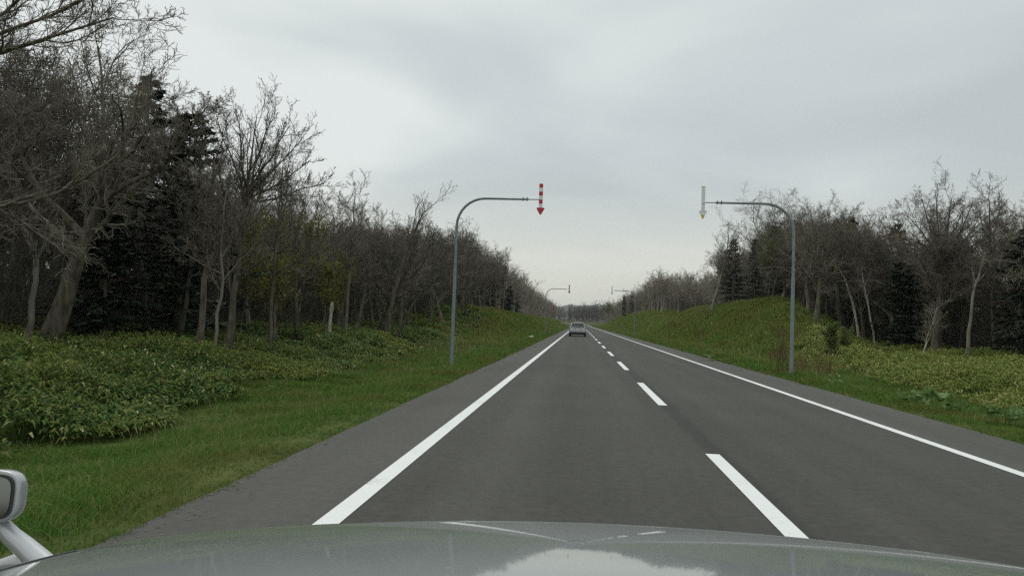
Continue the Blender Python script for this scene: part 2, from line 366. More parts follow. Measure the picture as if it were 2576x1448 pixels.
def grid_sheet(name, xs, ys, fz, mat):
    X, Y = np.meshgrid(xs, ys); Z = fz(X, Y)
    v = np.stack([X, Y, Z], -1).reshape(-1, 3); nx, ny = len(xs), len(ys)
    i = (np.arange(ny - 1)[:, None]*nx + np.arange(nx - 1)[None, :]).ravel()
    q = np.stack([i, i + 1, i + nx + 1, i + nx], -1)
    return np_mesh(name, v, q, mat, True), v
xs = np.concatenate([[-3000, -1500, -800, -400, -220, -140], np.arange(-100, -40, 5), np.arange(-40, -14, 1.0), np.arange(-14, -EL*-1 - 0.01, 0.4), [EL, EL + 0.02, 0, 3, ER - 0.02, ER], np.arange(ER + 0.4, 20, 0.4), np.arange(20, 45, 1.0), np.arange(45, 110, 5), [140, 220, 400, 800, 1500, 3000]])
xs = np.unique(np.round(xs, 3))
ys = np.concatenate([[-700, -300, -150, -80, -40], np.arange(-20, 130, 0.8), np.arange(130, 420, 3), np.arange(420, 800, 10), [850, 950, 1200, 1600, 2200, 3000, 4500]])
# columns follow the road bend so that the pavement edges stay on grid lines
def terr():
    S, Y = np.meshgrid(xs, ys); X = S + np.where(Y < 900, xoff(Y), xoff(np.full_like(Y, 900)))
    Z = height(X, np.minimum(Y, 899.0))
    v = np.stack([X, Y, Z], -1).reshape(-1, 3); nx, ny = len(xs), len(ys)
    i = (np.arange(ny - 1)[:, None]*nx + np.arange(nx - 1)[None, :]).ravel()
    q = np.stack([i, i + 1, i + nx + 1, i + nx], -1)
    me = np_mesh('ground', v, q, M['ground'], True)
    lit = np.where(S < 0, sstep(6.0, 9.0, EL - S), sstep(9.0, 12.5, S - ER))
    a = me.attributes.new('litter', 'FLOAT', 'POINT'); a.data.foreach_set('value', lit.ravel().astype(np.float32))
    o = link('ground', me); tag(o, kind='structure')
terr()
def strip(name, s0, s1, ya, yb, dz, mat, step=4.0, wob=0.0):
    yy = np.arange(ya, yb + 0.01, step) if yb - ya > step else np.array([ya, yb])
    yy[-1] = yb
    n0 = wob*(vnoise(yy*0.35, yy*0 + 1, 9) - 0.5 + 0.5*(vnoise(yy*1.7, yy*0 + 4, 9) - 0.5)); n1 = wob*(vnoise(yy*0.35, yy*0 + 7, 9) - 0.5)
    a = np.stack([s0 + xoff(yy) + n0, yy, zroad(yy) + dz], -1); b = np.stack([s1 + xoff(yy) + n1, yy, zroad(yy) + dz], -1)
    v = np.concatenate([a, b]); n = len(yy); i = np.arange(n - 1)
    return v, np.stack([i, i + n, i + n + 1, i + 1], -1)
def strips(name, lst, mat):
    v, q = merge(lst); return link(name, np_mesh(name, v, q, mat))
tag(strips('road', [strip('', XL, XR, -300, 760, 0.0, None, 2.0)], M['asphalt']), kind='structure')
tag(strips('road_shoulder', [strip('', EL, XL, -300, 760, 0.0, None, 1.0, 0.0), strip('', XR, ER, -300, 760, 0.0, None, 1.0, 0.0)], M['shoulder']), kind='structure')
lines = [strip('', XL - 0.085, XL + 0.085, -300, 760, 0.005, None, 2.0), strip('', XR - 0.075, XR + 0.075, -300, 760, 0.005, None, 2.0)]
for k in range(-2, 72):
    lines.append(strip('', XCN - 0.08, XCN + 0.08, 8.66 + 10.1*k - 5.1, 8.66 + 10.1*k, 0.005, None, 1.0))
tag(strips('road_markings', lines, M['paint']), kind='structure')

# distant ridge
def hills():
    ridge = [(-400, 800), (900, 790), (1376, 773), (1399, 771), (1414, 769), (1430, 766), (1439, 765), (1447, 768), (1457, 767), (1466, 769), (1476, 768), (1485, 769), (1493, 766), (1502, 764), (1510, 767), (1530, 768), (1560, 771), (1700, 778), (2200, 800), (2900, 830)]
    px = np.array([r[0] for r in ridge], float); py = np.array([r[1] for r in ridge], float)
    xx = np.unique(np.concatenate([np.linspace(-400, 2900, 120), np.linspace(1360, 1600, 120)])); yy = np.interp(xx, px, py)
    rows = []
    for dist, f in ((2300, 0.0), (2600, 0.45), (2900, 0.8), (3200, 1.0), (3700, 0.75), (4300, 0.0)):
        r = []
        for a, b in zip(xx, yy):
            top = at(a, b, 3200); x = top[0]*dist/3200
            z = (top[2] + 3)*f + 5*f*(vnoise(x*0.02, dist*0.02) - .5) if f < 1 else top[2] + 4*(vnoise(x*0.05, 7.) - .5)
            r.append((x, dist, float(z)))
        rows.append(r)
    v = np.array(rows).reshape(-1, 3); nx = len(xx); i = (np.arange(5)[:, None]*nx + np.arange(nx - 1)[None, :]).ravel()
    tag(link('hills', np_mesh('hills', v, np.stack([i, i + 1, i + nx + 1, i + nx], -1), M['hill'], True)), kind='structure')
hills()

# ------------------------------------------------------------------ tree generator
def spread(P, R, Lp, n, t0, t1, ang, angj, lr, rr, rmin, shape, g):
    B, Nn, _ = P.shape
    t = t0 + (t1 - t0)*(np.arange(n)[None, :] + g.random((B, n)))/n
    f = np.clip(t, 0, 0.999)*(Nn - 1); i0 = f.astype(int); fr = (f - i0)[..., None]
    b = np.arange(B)[:, None]
    pos = P[b, i0]*(1 - fr) + P[b, i0 + 1]*fr
    tan = nrm(P[b, i0 + 1] - P[b, i0])
    rad = R[b, i0]*(1 - fr[..., 0]) + R[b, i0 + 1]*fr[..., 0]
    az = np.arange(n)[None, :]*2.399 + g.random((B, 1))*6.28 + g.normal(0, 0.4, (B, n))
    rv = np.array([0.31, 0.22, 0.92]) if False else g.normal(0, 1, (B, 1, 3))
    a = nrm(np.cross(tan, np.broadcast_to(rv, tan.shape))); c = np.cross(tan, a)
    an = (ang + g.normal(0, angj, (B, n)))[..., None]
    d = tan*np.cos(an) + (a*np.cos(az)[..., None] + c*np.sin(az)[..., None])*np.sin(an)
    Ln = Lp[:, None]*lr*(1 - shape*t)*(0.65 + 0.7*g.random((B, n)))
    return pos.reshape(-1, 3), d.reshape(-1, 3), Ln.ravel(), np.maximum(rad*rr, rmin).ravel()
def march(p, d, L, seg, wig, upw, g):
    P = [p]; st = (L/seg)[:, None]
    for _ in range(seg):
        d = nrm(d + g.normal(0, wig, d.shape) + np.array([0, 0, upw])); P.append(P[-1] + d*st)
    return np.stack(P, 1)
def taper(r0, r1, n, pw=1.0):
    t = (np.arange(n)/(n - 1))**pw; return r0[:, None]*(1 - t) + r1*t
def grow(seed, trunk, r0, rtip, lv, rmin=0.0048, flare=1.25):
    """trunk (N,3); lv = list of levels (n, t0, t1, angle, lenratio, seg, wiggle, up, sides). returns list of (P, R, sides)"""
    g = np.random.default_rng(seed)
    P = np.array(trunk, float); P = P[None] if P.ndim == 2 else P; n = P.shape[1]
    R = taper(np.atleast_1d(np.array(r0, float)), rtip, n, 0.9); R[0, 0] *= flare; R[0, 1] *= 1 + (flare - 1)*0.3
    Lp = np.linalg.norm(np.diff(P, axis=1), axis=2).sum(1)
    res = [(P, R, 8)]
    for i, (cn, t0, t1, ang, lr, seg, wig, upw, sides) in enumerate(lv):
        p, d, L, r = spread(P, R, Lp, cn, t0, t1, ang, 0.22, lr, 0.62, rmin, 0.45 if i == 0 else 0.35, g)
        P = march(p, d, L, seg, wig, upw, g); R = taper(r, np.maximum(r*0.28, rmin*0.75)[:, None], seg + 1); Lp = L
        res.append((P, R, sides))
    return res
def path(H, lean=(0, 0), n=10, wob=0.05, seed=0):
    g = np.random.default_rng(seed); P = [np.zeros(3)]; d = np.array([lean[0], lean[1], 1.0]); d /= np.linalg.norm(d)
    for i in range(n):
        d = nrm(d + g.normal(0, wob, 3)*np.array([1, 1, .3]) + np.array([0, 0, 0.05])); P.append(P[-1] + d*H/n)
    return np.array(P)
def tree_meshes(name, res, bk, split=2, twigmat=None):
    tv, tq = merge([tubes(P, R, k) for P, R, k in res[:split]])
    cv, cq = merge([tubes(P, R, k) for P, R, k in res[split:]])
    return np_mesh(name + '_trunk', tv, tq, bk, True), np_mesh(name + '_crown', cv, cq, twigmat or M['twig'])
LV_OAK = [(10, .34, 1., .85, .72, 9, .19, .05, 5), (8, .2, 1., .80, .46, 6, .25, .05, 4), (7, .15, 1., .80, .50, 4, .27, .05, 3), (8, .1, 1., .75, .52, 3, .27, .04, 3)]
LV_FAN = [(13, .28, 1., .52, .62, 9, .09, .07, 5), (8, .2, 1., .55, .42, 6, .12, .08, 4), (6, .15, 1., .60, .45, 4, .16, .06, 3), (5, .1, 1., .60, .5, 3, .2, .05, 3)]
LV_SLIM = [(14, .38, 1., .75, .34, 6, .16, .12, 4), (7, .15, 1., .70, .48, 5, .2, .08, 3), (6, .1, 1., .7, .5, 4, .22, .06, 3), (4, .1, 1., .7, .5, 3, .22, .04, 3)]
BARE = []      # (trunk mesh, crown mesh, kind, height)
def add_bare(kind, res, bk): BARE.append((*tree_meshes(kind, res, bk), kind, float(np.percentile(np.concatenate([P[:, -1, 2] for P, R, k in res[3:]]), 99.5))))
for i in range(7):
    add_bare('oak', grow(100 + i, path(4.3 + .5*(i % 3), (0.14*math.sin(i*2.1), 0.12*math.cos(i)), 10, .09, i), 0.15, .012, LV_OAK), M['bark'])
for i in range(3):
    add_bare('fan', grow(200 + i, path(5.2, (0.08*math.sin(i*3.), 0.06), 10, .05, 20 + i), 0.125, .012, LV_FAN), M['bark'])
for i in range(3):
    add_bare('slim', grow(300 + i, path(7.0, (0.1*math.sin(i*1.7 + 1), 0.0), 12, .06, 40 + i), 0.095, .02, LV_SLIM), M['bark'] if i < 2 else M['pale_bark'])

def needle_cards(P, R, g, n, ln, wd):
    """flat sprays of needles hanging along branches"""
    B, Nn, _ = P.shape
    t = g.random((B, n))*0.92 + 0.08; f = t*(Nn - 1)*0.999; i0 = f.astype(int); fr = (f - i0)[..., None]; b = np.arange(B)[:, None]
    pos = (P[b, i0]*(1 - fr) + P[b, i0 + 1]*fr).reshape(-1, 3); tan = nrm(P[b, i0 + 1] - P[b, i0]).reshape(-1, 3)
    k = len(pos); side = nrm(np.cross(tan, np.array([0, 0, 1.]))); sg = np.where(g.random(k) < .5, -1., 1.)[:, None]
    d = nrm(tan*0.6 + side*sg*(0.5 + g.random((k, 1))*.5) + np.array([0, 0, -.18]) + g.normal(0, .22, (k, 3)))
    L = (ln*(0.6 + .8*g.random(k))*(1.1 - .6*t.ravel()))[:, None]; w = nrm(np.cross(d, g.normal(0, .5, (k, 3)) + np.array([0, 0, 1.])))*wd
    v = np.stack([pos - w*.4, pos + w*.4, pos + d*L*.55 + w, pos + d*L, pos + d*L*.55 - w], 1)
    q = np.arange(k)[:, None]*5 + np.arange(5)[None, :]
    return v.reshape(-1, 3), q
def conifer(seed, H, rb, n=80, cards=70):
    g = np.random.default_rng(seed); tr = path(H, (0, 0), 10, .015, seed)
    P0 = np.array([tr]); R0 = taper(np.array([H*.017]), .015, 11)
    tt = 0.10 + 0.89*(np.arange(n) + g.random(n))/n
    f = tt*9.999; i0 = f.astype(int); pos = tr[i0] + (tr[np.minimum(i0 + 1, 10)] - tr[i0])*(f - i0)[:, None]
    az = np.arange(n)*2.4 + g.normal(0, .5, n); el = 0.45*tt - 0.12 + g.normal(0, .08, n)
    d = np.stack([np.cos(az)*np.cos(el), np.sin(az)*np.cos(el), np.sin(el)], -1)
    L = rb*np.clip(1.0 - tt, 0, 1)**.62*(0.6 + .6*g.random(n))*(0.7 + .45*vnoise(az, tt*6, seed)) + .06
    P = march(pos, d, L, 5, .05, -.02, g); R = taper(np.full(n, .022), .006, 6)
    tv, tq = tubes(P0, R0, 7); bv, bq = tubes(P, R, 3)
    cv, cq = needle_cards(P, R, g, cards, .42, .055)
    trunk, tqq = merge([(tv, tq), (bv, bq)])
    return np_mesh('conifer_trunk', trunk, tqq, M['bark'], True), np_mesh('conifer_foliage', cv, cq, M['needle'])
CON = [conifer(1, 9.5, 2.6), conifer(2, 10.5, 2.3), conifer(3, 7.5, 2.4, 64, 66), conifer(4, 5.0, 1.9, 60, 60), conifer(5, 9.5, 3.4, 84, 95)]

def leaf_cards(pos, d, L, w, g, droop=.25):
    k = len(pos); s = nrm(np.cross(d, np.array([0, 0, 1.]) + g.normal(0, .35, (k, 3))))
    L = np.broadcast_to(np.asarray(L, float), (k,))[:, None]; w = np.broadcast_to(np.asarray(w, float), (k,))[:, None]
    m = pos + d*L*.5 + np.array([0, 0, 1.])*L*droop*.15; e = pos + d*L - np.array([0, 0, 1.])*L*droop
    v = np.stack([pos - s*w*.22, pos + s*w*.22, m + s*w*.5, m - s*w*.5, e + s*w*.06, e - s*w*.06], 1).reshape(-1, 3)
    o = np.arange(k)[:, None]*6
    q = np.concatenate([o + np.array([[0, 1, 2, 3]]), o + np.array([[3, 2, 4, 5]])])
    return v, q
def leafed(seed, H, lean, mat, nl, size, lv=LV_SLIM, r0=.06):
    res = grow(seed, path(H, lean, 10, .06, seed), r0, .015, lv[:3]); g = np.random.default_rng(seed + 1)
    tr = np_mesh('leafed_trunk', *merge([tubes(P, R, k) for P, R, k in res]), M['bark'], True)
    P = res[-1][0]; k = P.shape[0]
    idx = g.integers(0, k, nl); t = g.integers(1, P.shape[1], nl); pos = P[idx, t] + g.normal(0, .06, (nl, 3))
    d = nrm(g.normal(0, 1, (nl, 3)) + np.array([0, 0, -.2]))
    cv, cq = leaf_cards(pos, d, size*(.6 + .8*g.random(nl)), size*.55, g)
    return tr, np_mesh('leafed_crown', cv, cq, mat)
BUD = [leafed(501, 4.6, (.1, 0), M['bud'], 2300, .075), leafed(502, 5.4, (-.1, .05), M['bud'], 2300, .075), leafed(503, 3.4, (0, 0), M['bud'], 1800, .075)]
FRESH = [leafed(511, 5.0, (0, 0), M['fresh'], 2600, .11), leafed(512, 1.5, (0, 0), M['fresh'], 1500, .09, LV_FAN, .02)]

def plant_tree(kind, meshes, x, y, sc, rz, label, cat, group=None, dz=0.0, crown='crown'):
    o = empty(kind, (x, y, float(height(x, y)) - 0.05 + dz), rz, sc)
    tag(o, label, cat, group)
    link('trunk', meshes[0], o); link(crown, meshes[1], o)
    return o

# --- individual trees the photograph singles out
HERO = []
def hero(kind, pts, Y, r0, rtip, lv, seed, label, bk, cat='tree', rmin=.0048, dY=0.0, split=2, n=11, group=None):
    """pts = photo pixels of the trunk from base to tip at road distance Y"""
    paths = [pts] if not isinstance(pts[0], list) else pts; TT = []; base = None
    for q, pp in enumerate(paths):
        W_ = np.array([at(a, b, Y + dY*i/(len(pp) - 1)) for i, (a, b) in enumerate(pp)])
        if q == 0: base = W_[0].copy(); base[2] = float(height(base[0], base[1])) - .05; W_[0] = base
        s = np.concatenate([[0], np.cumsum(np.linalg.norm(np.diff(W_, axis=0), axis=1))]); t = np.linspace(0, s[-1], n)
        T = np.stack([np.interp(t, s, W_[:, i]) for i in range(3)], -1)
        T[1:-1] = .25*T[:-2] + .5*T[1:-1] + .25*T[2:]
        T[1:-1] += np.random.default_rng(seed + q).normal(0, .022, T[1:-1].shape)*np.array([1, 1, .2])
        TT.append(T - base)
    res = grow(seed, np.array(TT), r0, rtip, lv, rmin)
    me = tree_meshes(kind, res, bk, split)
    o = empty(kind, base); tag(o, label, cat, group); link('trunk', me[0], o); link('crown', me[1], o)
    HERO.append((base[0], base[1])); return o
LV_BIG = [(12, .36, 1., .90, .50, 9, .19, .08, 6), (8, .15, 1., .80, .50, 7, .22, .06, 4), (7, .12, 1., .80, .5, 5, .24, .05, 3), (6, .1, 1., .75, .52, 3, .25, .04, 3)]
LV_LEAN = [(12, .34, 1., .75, .33, 8, .17, .06, 5), (8, .15, 1., .75, .50, 6, .22, .05, 4), (7, .12, 1., .75, .5, 4, .24, .04, 3), (6, .1, 1., .75, .5, 3, .25, .03, 3)]
LV_LIMB = [(13, .22, 1., .55, .30, 7, .13, .05, 5), (7, .2, 1., .60, .45, 5, .17, .05, 4), (5, .15, 1., .65, .5, 4, .2, .04, 3), (4, .1, 1., .65, .5, 3, .22, .03, 3)]
hero('bare_tree', [[(122, 838), (160, 740), (214, 600), (262, 500), (300, 400), (330, 300), (350, 225)], [(214, 600), (165, 550), (110, 490), (60, 420), (40, 330), (70, 250), (90, 190)], [(262, 500), (300, 470), (370, 440), (430, 400), (470, 340), (500, 300), (520, 270)]], 17.5, [.30, .12, .10], .012, LV_LEAN, 901,
     'thick leaning grey trunk at the far left, forking above the bamboo grass', M['bark'])
hero('bare_tree', [(60, 830), (95, 730), (90, 600), (50, 560), (-60, 500)], 17.0, .09, .03, LV_SLIM, 902, 'thin crooked pale tree just left of the thick leaning trunk', M['pale_bark'])
hero('bare_tree', [[(-560, 860), (-520, 600), (-470, 420), (-420, 300), (-380, 150), (-330, 0), (-280, -120)],
                   [(-450, 360), (-280, 230), (-120, 160), (0, 135), (95, 105), (190, 70), (285, 45)],
                   [(-420, 300), (-250, 190), (-60, 105), (60, 62), (130, 40), (210, 10), (250, -20)],
                   [(-400, 220), (-200, 130), (-30, 70), (15, 30), (60, -10), (110, -70), (150, -130)],
                   [(-505, 560), (-300, 545), (-120, 530), (10, 525), (110, 500), (200, 470), (290, 395)]], 13.0, [.22, .085, .075, .07, .075], .016, LV_LIMB, 903,
     'near bare tree whose dark limbs reach into the top left corner', M['bark'], dY=-0.3)
FAN0 = [(610, 600), (615, 540), (618, 500)]
hero('bare_tree', [[(572, 870), (588, 760), (600, 650), (612, 560), (622, 470), (634, 380), (646, 290)]] + [FAN0 + q for q in (
    [(600, 440), (578, 390), (560, 345), (550, 310)], [(612, 430), (605, 375), (600, 330), (596, 290)], [(640, 430), (658, 370), (674, 320), (686, 285)],
    [(650, 440), (685, 385), (712, 340), (728, 318)], [(660, 455), (705, 410), (740, 370), (760, 350)], [(670, 480), (725, 445), (760, 418), (782, 402)], [(660, 510), (720, 490), (775, 470), (815, 462)])],
    20.5, [.13, .05, .05, .055, .055, .05, .05, .045], .010, [(13, .25, 1., .42, .30, 7, .09, .05, 4), (6, .2, 1., .5, .45, 5, .13, .05, 3), (4, .15, 1., .55, .5, 4, .16, .04, 3), (2, .2, 1., .6, .5, 2, .2, .03, 3)], 904, 'tall bare tree with a fan-shaped crown rising above its neighbours on the left', M['bark'], n=12)
hero('bare_tree', [(500, 868), (512, 760), (526, 620), (532, 500), (540, 400)], 20.8, .125, .03, LV_SLIM, 905, 'straight grey trunk standing just left of the fan-crowned tree', M['bark'])
hero('bare_tree', [(448, 862), (470, 760), (490, 620), (505, 520), (502, 420)], 21.5, .09, .025, LV_SLIM, 906, 'slender grey trunk leaning right, leftmost of the four slim left trunks', M['bark'])
hero('bare_tree', [(537, 866), (548, 800), (562, 700), (556, 600), (570, 480)], 20.2, .06, .02, LV_SLIM, 907, 'thin pale young tree between the straight trunk and the fan-crowned tree', M['pale_bark'])
hero('bare_tree', [(678, 845), (682, 740), (692, 650), (700, 560), (712, 420)], 24.0, .085, .02, LV_SLIM, 908, 'slim trunk right of the fan-crowned tree, among yellow buds', M['bark'])
LV_TOP = [(9, .60, 1., .42, .36, 7, .10, .06, 4), (6, .3, 1., .5, .45, 5, .14, .06, 3), (5, .2, 1., .55, .5, 4, .18, .04, 3), (3, .2, 1., .6, .5, 3, .2, .03, 3)]
hero('bare_tree', [(968, 815), (990, 740), (1012, 670), (1032, 600), (1046, 565), (1068, 530)], 38.0, .14, .03, LV_TOP, 909, 'tall thin tree leaning right, bare trunk and tufted top, left of the red-white arrow', M['bark'])
hero('bare_tree', [(985, 815), (1040, 760), (1075, 715), (1120, 690)], 38.5, .09, .025, LV_TOP, 910, 'fallen-looking stem leaning steeply right beside the tall leaning tree', M['bark'])
hero('bare_tree', [(2431, 905), (2438, 820), (2446, 740), (2462, 690), (2478, 640)], 36.0, .10, .03, LV_TOP, 921, 'tall pale slender stem standing clear at the right edge', M['pale_bark'])
hero('bare_tree', [(2314, 888), (2330, 850), (2345, 810), (2356, 775)], 35.0, .045, .015, LV_SLIM, 922, 'small pale leaning sapling at the wood edge on the right', M['dead'])
LV_GN = [(13, .22, 1., .60, .34, 7, .17, .05, 4), (8, .2, 1., .65, .48, 5, .22, .05, 3), (5, .15, 1., .7, .5, 4, .25, .04, 3), (4, .1, 1., .7, .5, 3, .25, .03, 3)]
C0 = [(2360, 740), (2366, 660)]
hero('bare_tree', [[(2352, 880), (2360, 780), (2366, 680), (2374, 620), (2382, 570), (2390, 525), (2394, 495)]] + [C0 + q for q in (
    [(2340, 610), (2308, 575), (2285, 545), (2272, 528)], [(2350, 600), (2333, 555), (2324, 520), (2318, 500)], [(2362, 590), (2358, 545), (2354, 510), (2352, 485)],
    [(2400, 610), (2424, 565), (2440, 530), (2446, 508)], [(2410, 620), (2448, 580), (2476, 550), (2494, 535)], [(2420, 640), (2470, 600), (2515, 575), (2540, 560)], [(2330, 640), (2290, 610), (2255, 590), (2238, 570)])],
    40.0, [.21, .08, .08, .08, .08, .08, .07, .07], .014, LV_GN, 923, 'largest rounded bare crown of the right-hand wood', M['bark'], n=12)
C1 = [(2058, 760), (2062, 690)]
hero('bare_tree', [[(2050, 880), (2056, 790), (2060, 720), (2066, 650), (2076, 590), (2084, 550), (2088, 530)]] + [C1 + q for q in (
    [(2045, 630), (2025, 590), (2005, 560), (1998, 545)], [(2056, 610), (2046, 570), (2040, 540), (2038, 525)], [(2085, 640), (2110, 590), (2130, 560), (2140, 535)], [(2100, 670), (2140, 630), (2170, 600), (2185, 580)])],
    46.0, [.20, .08, .08, .09, .08], .014, LV_GN, 924, 'thick forked trunk just right of the right-hand arrow post', M['bark'])
hero('bare_tree', [(1788, 806), (1800, 740), (1814, 690), (1828, 640), (1832, 590)], 74.0, .17, .03, LV_SLIM, 925, 'leaning pale trunk on top of the grassy mound', M['pale_bark'])
hero('bare_tree', [(1842, 800), (1843, 740), (1848, 680), (1850, 600)], 74.0, .13, .03, LV_SLIM, 926, 'straight trunk just right of the leaning pale trunk on the mound', M['bark'])
hero('bare_tree', [(1925, 775), (1930, 700), (1938, 640), (1926, 600), (1935, 558)], 68.0, .15, .03, LV_OAK, 927, 'crooked thin tree between the mound conifer and the arrow post', M['bark'])
hero('bare_tree', [(2165, 870), (2150, 780), (2120, 690), (2085, 640), (2060, 590)], 47.0, .09, .03, LV_TOP, 928, 'bleached broken trunk leaning left in the right-hand wood', M['dead'])
hero('bare_tree', [(2205, 880), (2190, 800), (2178, 740), (2168, 690)], 44.0, .07, .02, LV_TOP, 929, 'short bleached stem in front of the dark conifer on the right', M['dead'])

# --- conifers
for (px, Y, X, k, sc, lab) in [
    (None, 22.5, -12.9, 4, .84, 'dark conifer behind the thick leaning trunk on the left'),
    (None, 27.0, -17.2, 1, .98, 'dark conifer with flat spreading boughs left of the fan-crowned tree'),
    (None, 20.5, -14.0, 3, .9, 'low dark conifer beside the foot of the thick leaning trunk'),
    (None, 26.0, -15.0, 2, .75, 'low bushy conifer in the shade left of the slim trunks'),
    (None, 118., -11.4, 3, .9, 'small dark conifer on the left bank edge'),
    (None, 128., -13.0, 1, .80, 'tall dark conifer overlooking the left bank'),
    (None, 150., -13.0, 0, .78, 'dark conifer near the end of the left wood'),
    (None, 100., -12.5, 2, .9, 'squat conifer behind the left bank'),
    (None, 76.0, 15.4, 4, .72, 'pointed conifer at the left end of the mound wood'),
    (None, 70.0, 16.2, 0, .64, 'conifer behind the trunks on the mound'),
    (None, 62.0, 16.0, 2, .85, 'conifer right of the mound, behind the arrow post'),
    (None, 52.0, 18.3, 1, .80, 'dark narrow conifer right of the arrow post'),
    (None, 54.0, 22.5, 0, .95, 'tall conifer rising among the bare crowns on the right'),
    (None, 43.0, 18.0, 3, 1.05, 'low spreading conifer at the foot of the right-hand wood'),
    (None, 36.5, 20.5, 2, .85, 'bushy dark conifer low at the right edge'),
    (None, 36.5, 22.0, 0, .72, 'taller dark conifer at the right edge'),
    (None, 34.8, 20.7, 3, .8, 'lowest dark conifer right of the pale slender stem'),
    (None, 215., 12.9, 0, .66, 'lone pine-like conifer far down the right side'),
    (None, 218., 17.0, 0, .62, 'far dark conifer at the start of the distant bank'),
    (None, 222., 15.6, 2, .8, 'far squat dark conifer beside the lone conifer'),
    ]:
    plant_tree('conifer_tree', CON[k], X, Y, sc, random.Random(int(Y*7)).random()*6, lab, 'conifer', 'dark conifers among the bare trees', crown='foliage')
    HERO.append((X, Y))
# --- leafing trees
bl = ['yellow-budding tree between the slim trunks on the left', 'yellow-green budding tree right of the fan-crowned tree', 'low yellow-budding bush tree under the fan-crowned tree', 'budding tree with ochre leaves deeper in the left wood', 'olive budding tree left of the tall leaning tree', 'small budding tree at the wood edge before the white snag']
for i, (x, y, k, s) in enumerate([(-12.2, 25.4, 0, .95), (-12.0, 28.3, 1, .95), (-11.4, 26.4, 2, 1.0), (-12.4, 31.0, 1, .98), (-12.2, 36.0, 0, .9), (-11.4, 32.0, 2, 1.0)]):
    plant_tree('budding_tree', BUD[k], x, y, s, i*1.3, bl[i], 'tree', 'yellow budding trees in the left wood'); HERO.append((x, y))
plant_tree('leafing_tree', FRESH[0], 14.2, 57.0, .95, .3, 'fresh green leafing tree just left of the right-hand arrow post', 'tree')
plant_tree('leafing_tree', FRESH[0], 21.0, 44.0, .9, 1.3, 'thinly green leafing tree deep in the right-hand wood', 'tree')
plant_tree('leafing_tree', FRESH[0], 11.6, 300.0, 1.5, 2.3, 'tall pale green tree far ahead by the bend', 'tree')
plant_tree('leafy_shrub', FRESH[1], 11.0, 33.5, .9, 0, 'green leafy shrub behind the right-hand arrow post', 'shrub')
plant_tree('leafy_shrub', FRESH[1], 12.4, 36.0, .8, 2, 'second green shrub, farther right of the arrow post', 'shrub')

# --- the rest of the woods
cand = []
def scatter(x_of, y0, y1, cell, depth, side, g):
    for y in np.arange(y0, y1, cell):
        for d in np.arange(0, depth, cell):
            yy = y + g.uniform(-.45, .45)*cell; dd = max(0., d + g.uniform(-.4, .4)*cell)
            x = x_of(yy) + side*dd + float(xoff(yy))
            if all((x - hx)**2 + (yy - hy)**2 > 1.2 for hx, hy in HERO): cand.append((x, yy, dd, side))
g0 = np.random.default_rng(31)
fl = lambda y: -12.2 + 0.9*math.sin(y*.21) + 1.0*float(sstep(55, 75, y)) - 1.6*float(sstep(95, 150, y))
fr = lambda y: 20.5 - 4.6*float(sstep(36, 52, y)) + .7*math.sin(y*.3)
scatter(fl, 13, 60, 2.35, 23, -1, g0); scatter(fl, 60, 125, 3.0, 18, -1, g0); scatter(fl, 125, 390, 4.6, 18, -1, g0)
scatter(fr, 31, 64, 2.0, 17, 1, g0); scatter(fr, 64, 100, 3.0, 15, 1, g0); scatter(lambda y: fr(y) + .3, 100, 420, 4.0, 18, 1, g0)
cand = [c for c in cand if abs(c[0])/max(c[1], 1) < 0.98 and not (c[0] < 0 and c[1] < 19.5 and c[2] < 9) and not (c[0] > 0 and 80 < c[1] < 140 and c[0]/c[1] < .172 - .06*float(sstep(122, 140, c[1])))]
cand.sort(key=lambda c: c[1] + 4.2*c[2])
ZONE = lambda x, y: ('left wood beside the near bamboo grass' if y < 32 else 'left wood behind the red-white arrow' if y < 75 else 'left wood on the roadside bank' if y < 170 else 'far end of the left wood') if x < 0 else ('right wood behind yellowish bamboo grass' if y < 52 else 'wood on the grassy mound at right' if y < 103 else 'distant wood on the right bank' if y < 250 else 'far end of the right wood')
def target_h(x, y):
    if x < 0: return 9.8 - 1.2*float(sstep(25, 33, y)) - 1.2*float(sstep(30, 38, y))*(1 - float(sstep(58, 80, y))) - 1.0*float(sstep(85, 130, y))
    return 8.3 - .7*float(sstep(44, 54, y)) - .5*float(sstep(120, 135, y))
def row(d): return 'front row' if d < 2.2 else 'middle rows' if d < 7 else 'back rows'
ADJ = {'oak': 'crooked bare', 'fan': 'fan-branched bare', 'slim': 'slender bare'}
NIND = 292 - sum(1 for o in bpy.data.objects if o.name.split('.')[0] == 'bare_tree')
ind, rest = cand[:NIND], cand[NIND:]
for x, y, d, sd_ in ind:
    k = int(g0.choice(len(BARE), p=[.11]*7 + [.043]*3 + [.034, .034, .033])); me = BARE[k]
    if d < 2.6 and g0.random() < .3: me = BARE[10 + int(g0.integers(0, 2))]
    Ht = target_h(x, y)*float(np.clip(1 + (.09 if me[2] != 'slim' else .13)*g0.normal(), .78, 1.2)); sc = Ht/me[3]
    plant_tree('bare_tree', me, x, y, sc, float(g0.uniform(0, 6.28)), f'{ADJ[me[2]]} tree, {row(d)} of the {ZONE(x, y)}', 'tree', f'bare trees, {row(d)}, {ZONE(x, y)}')

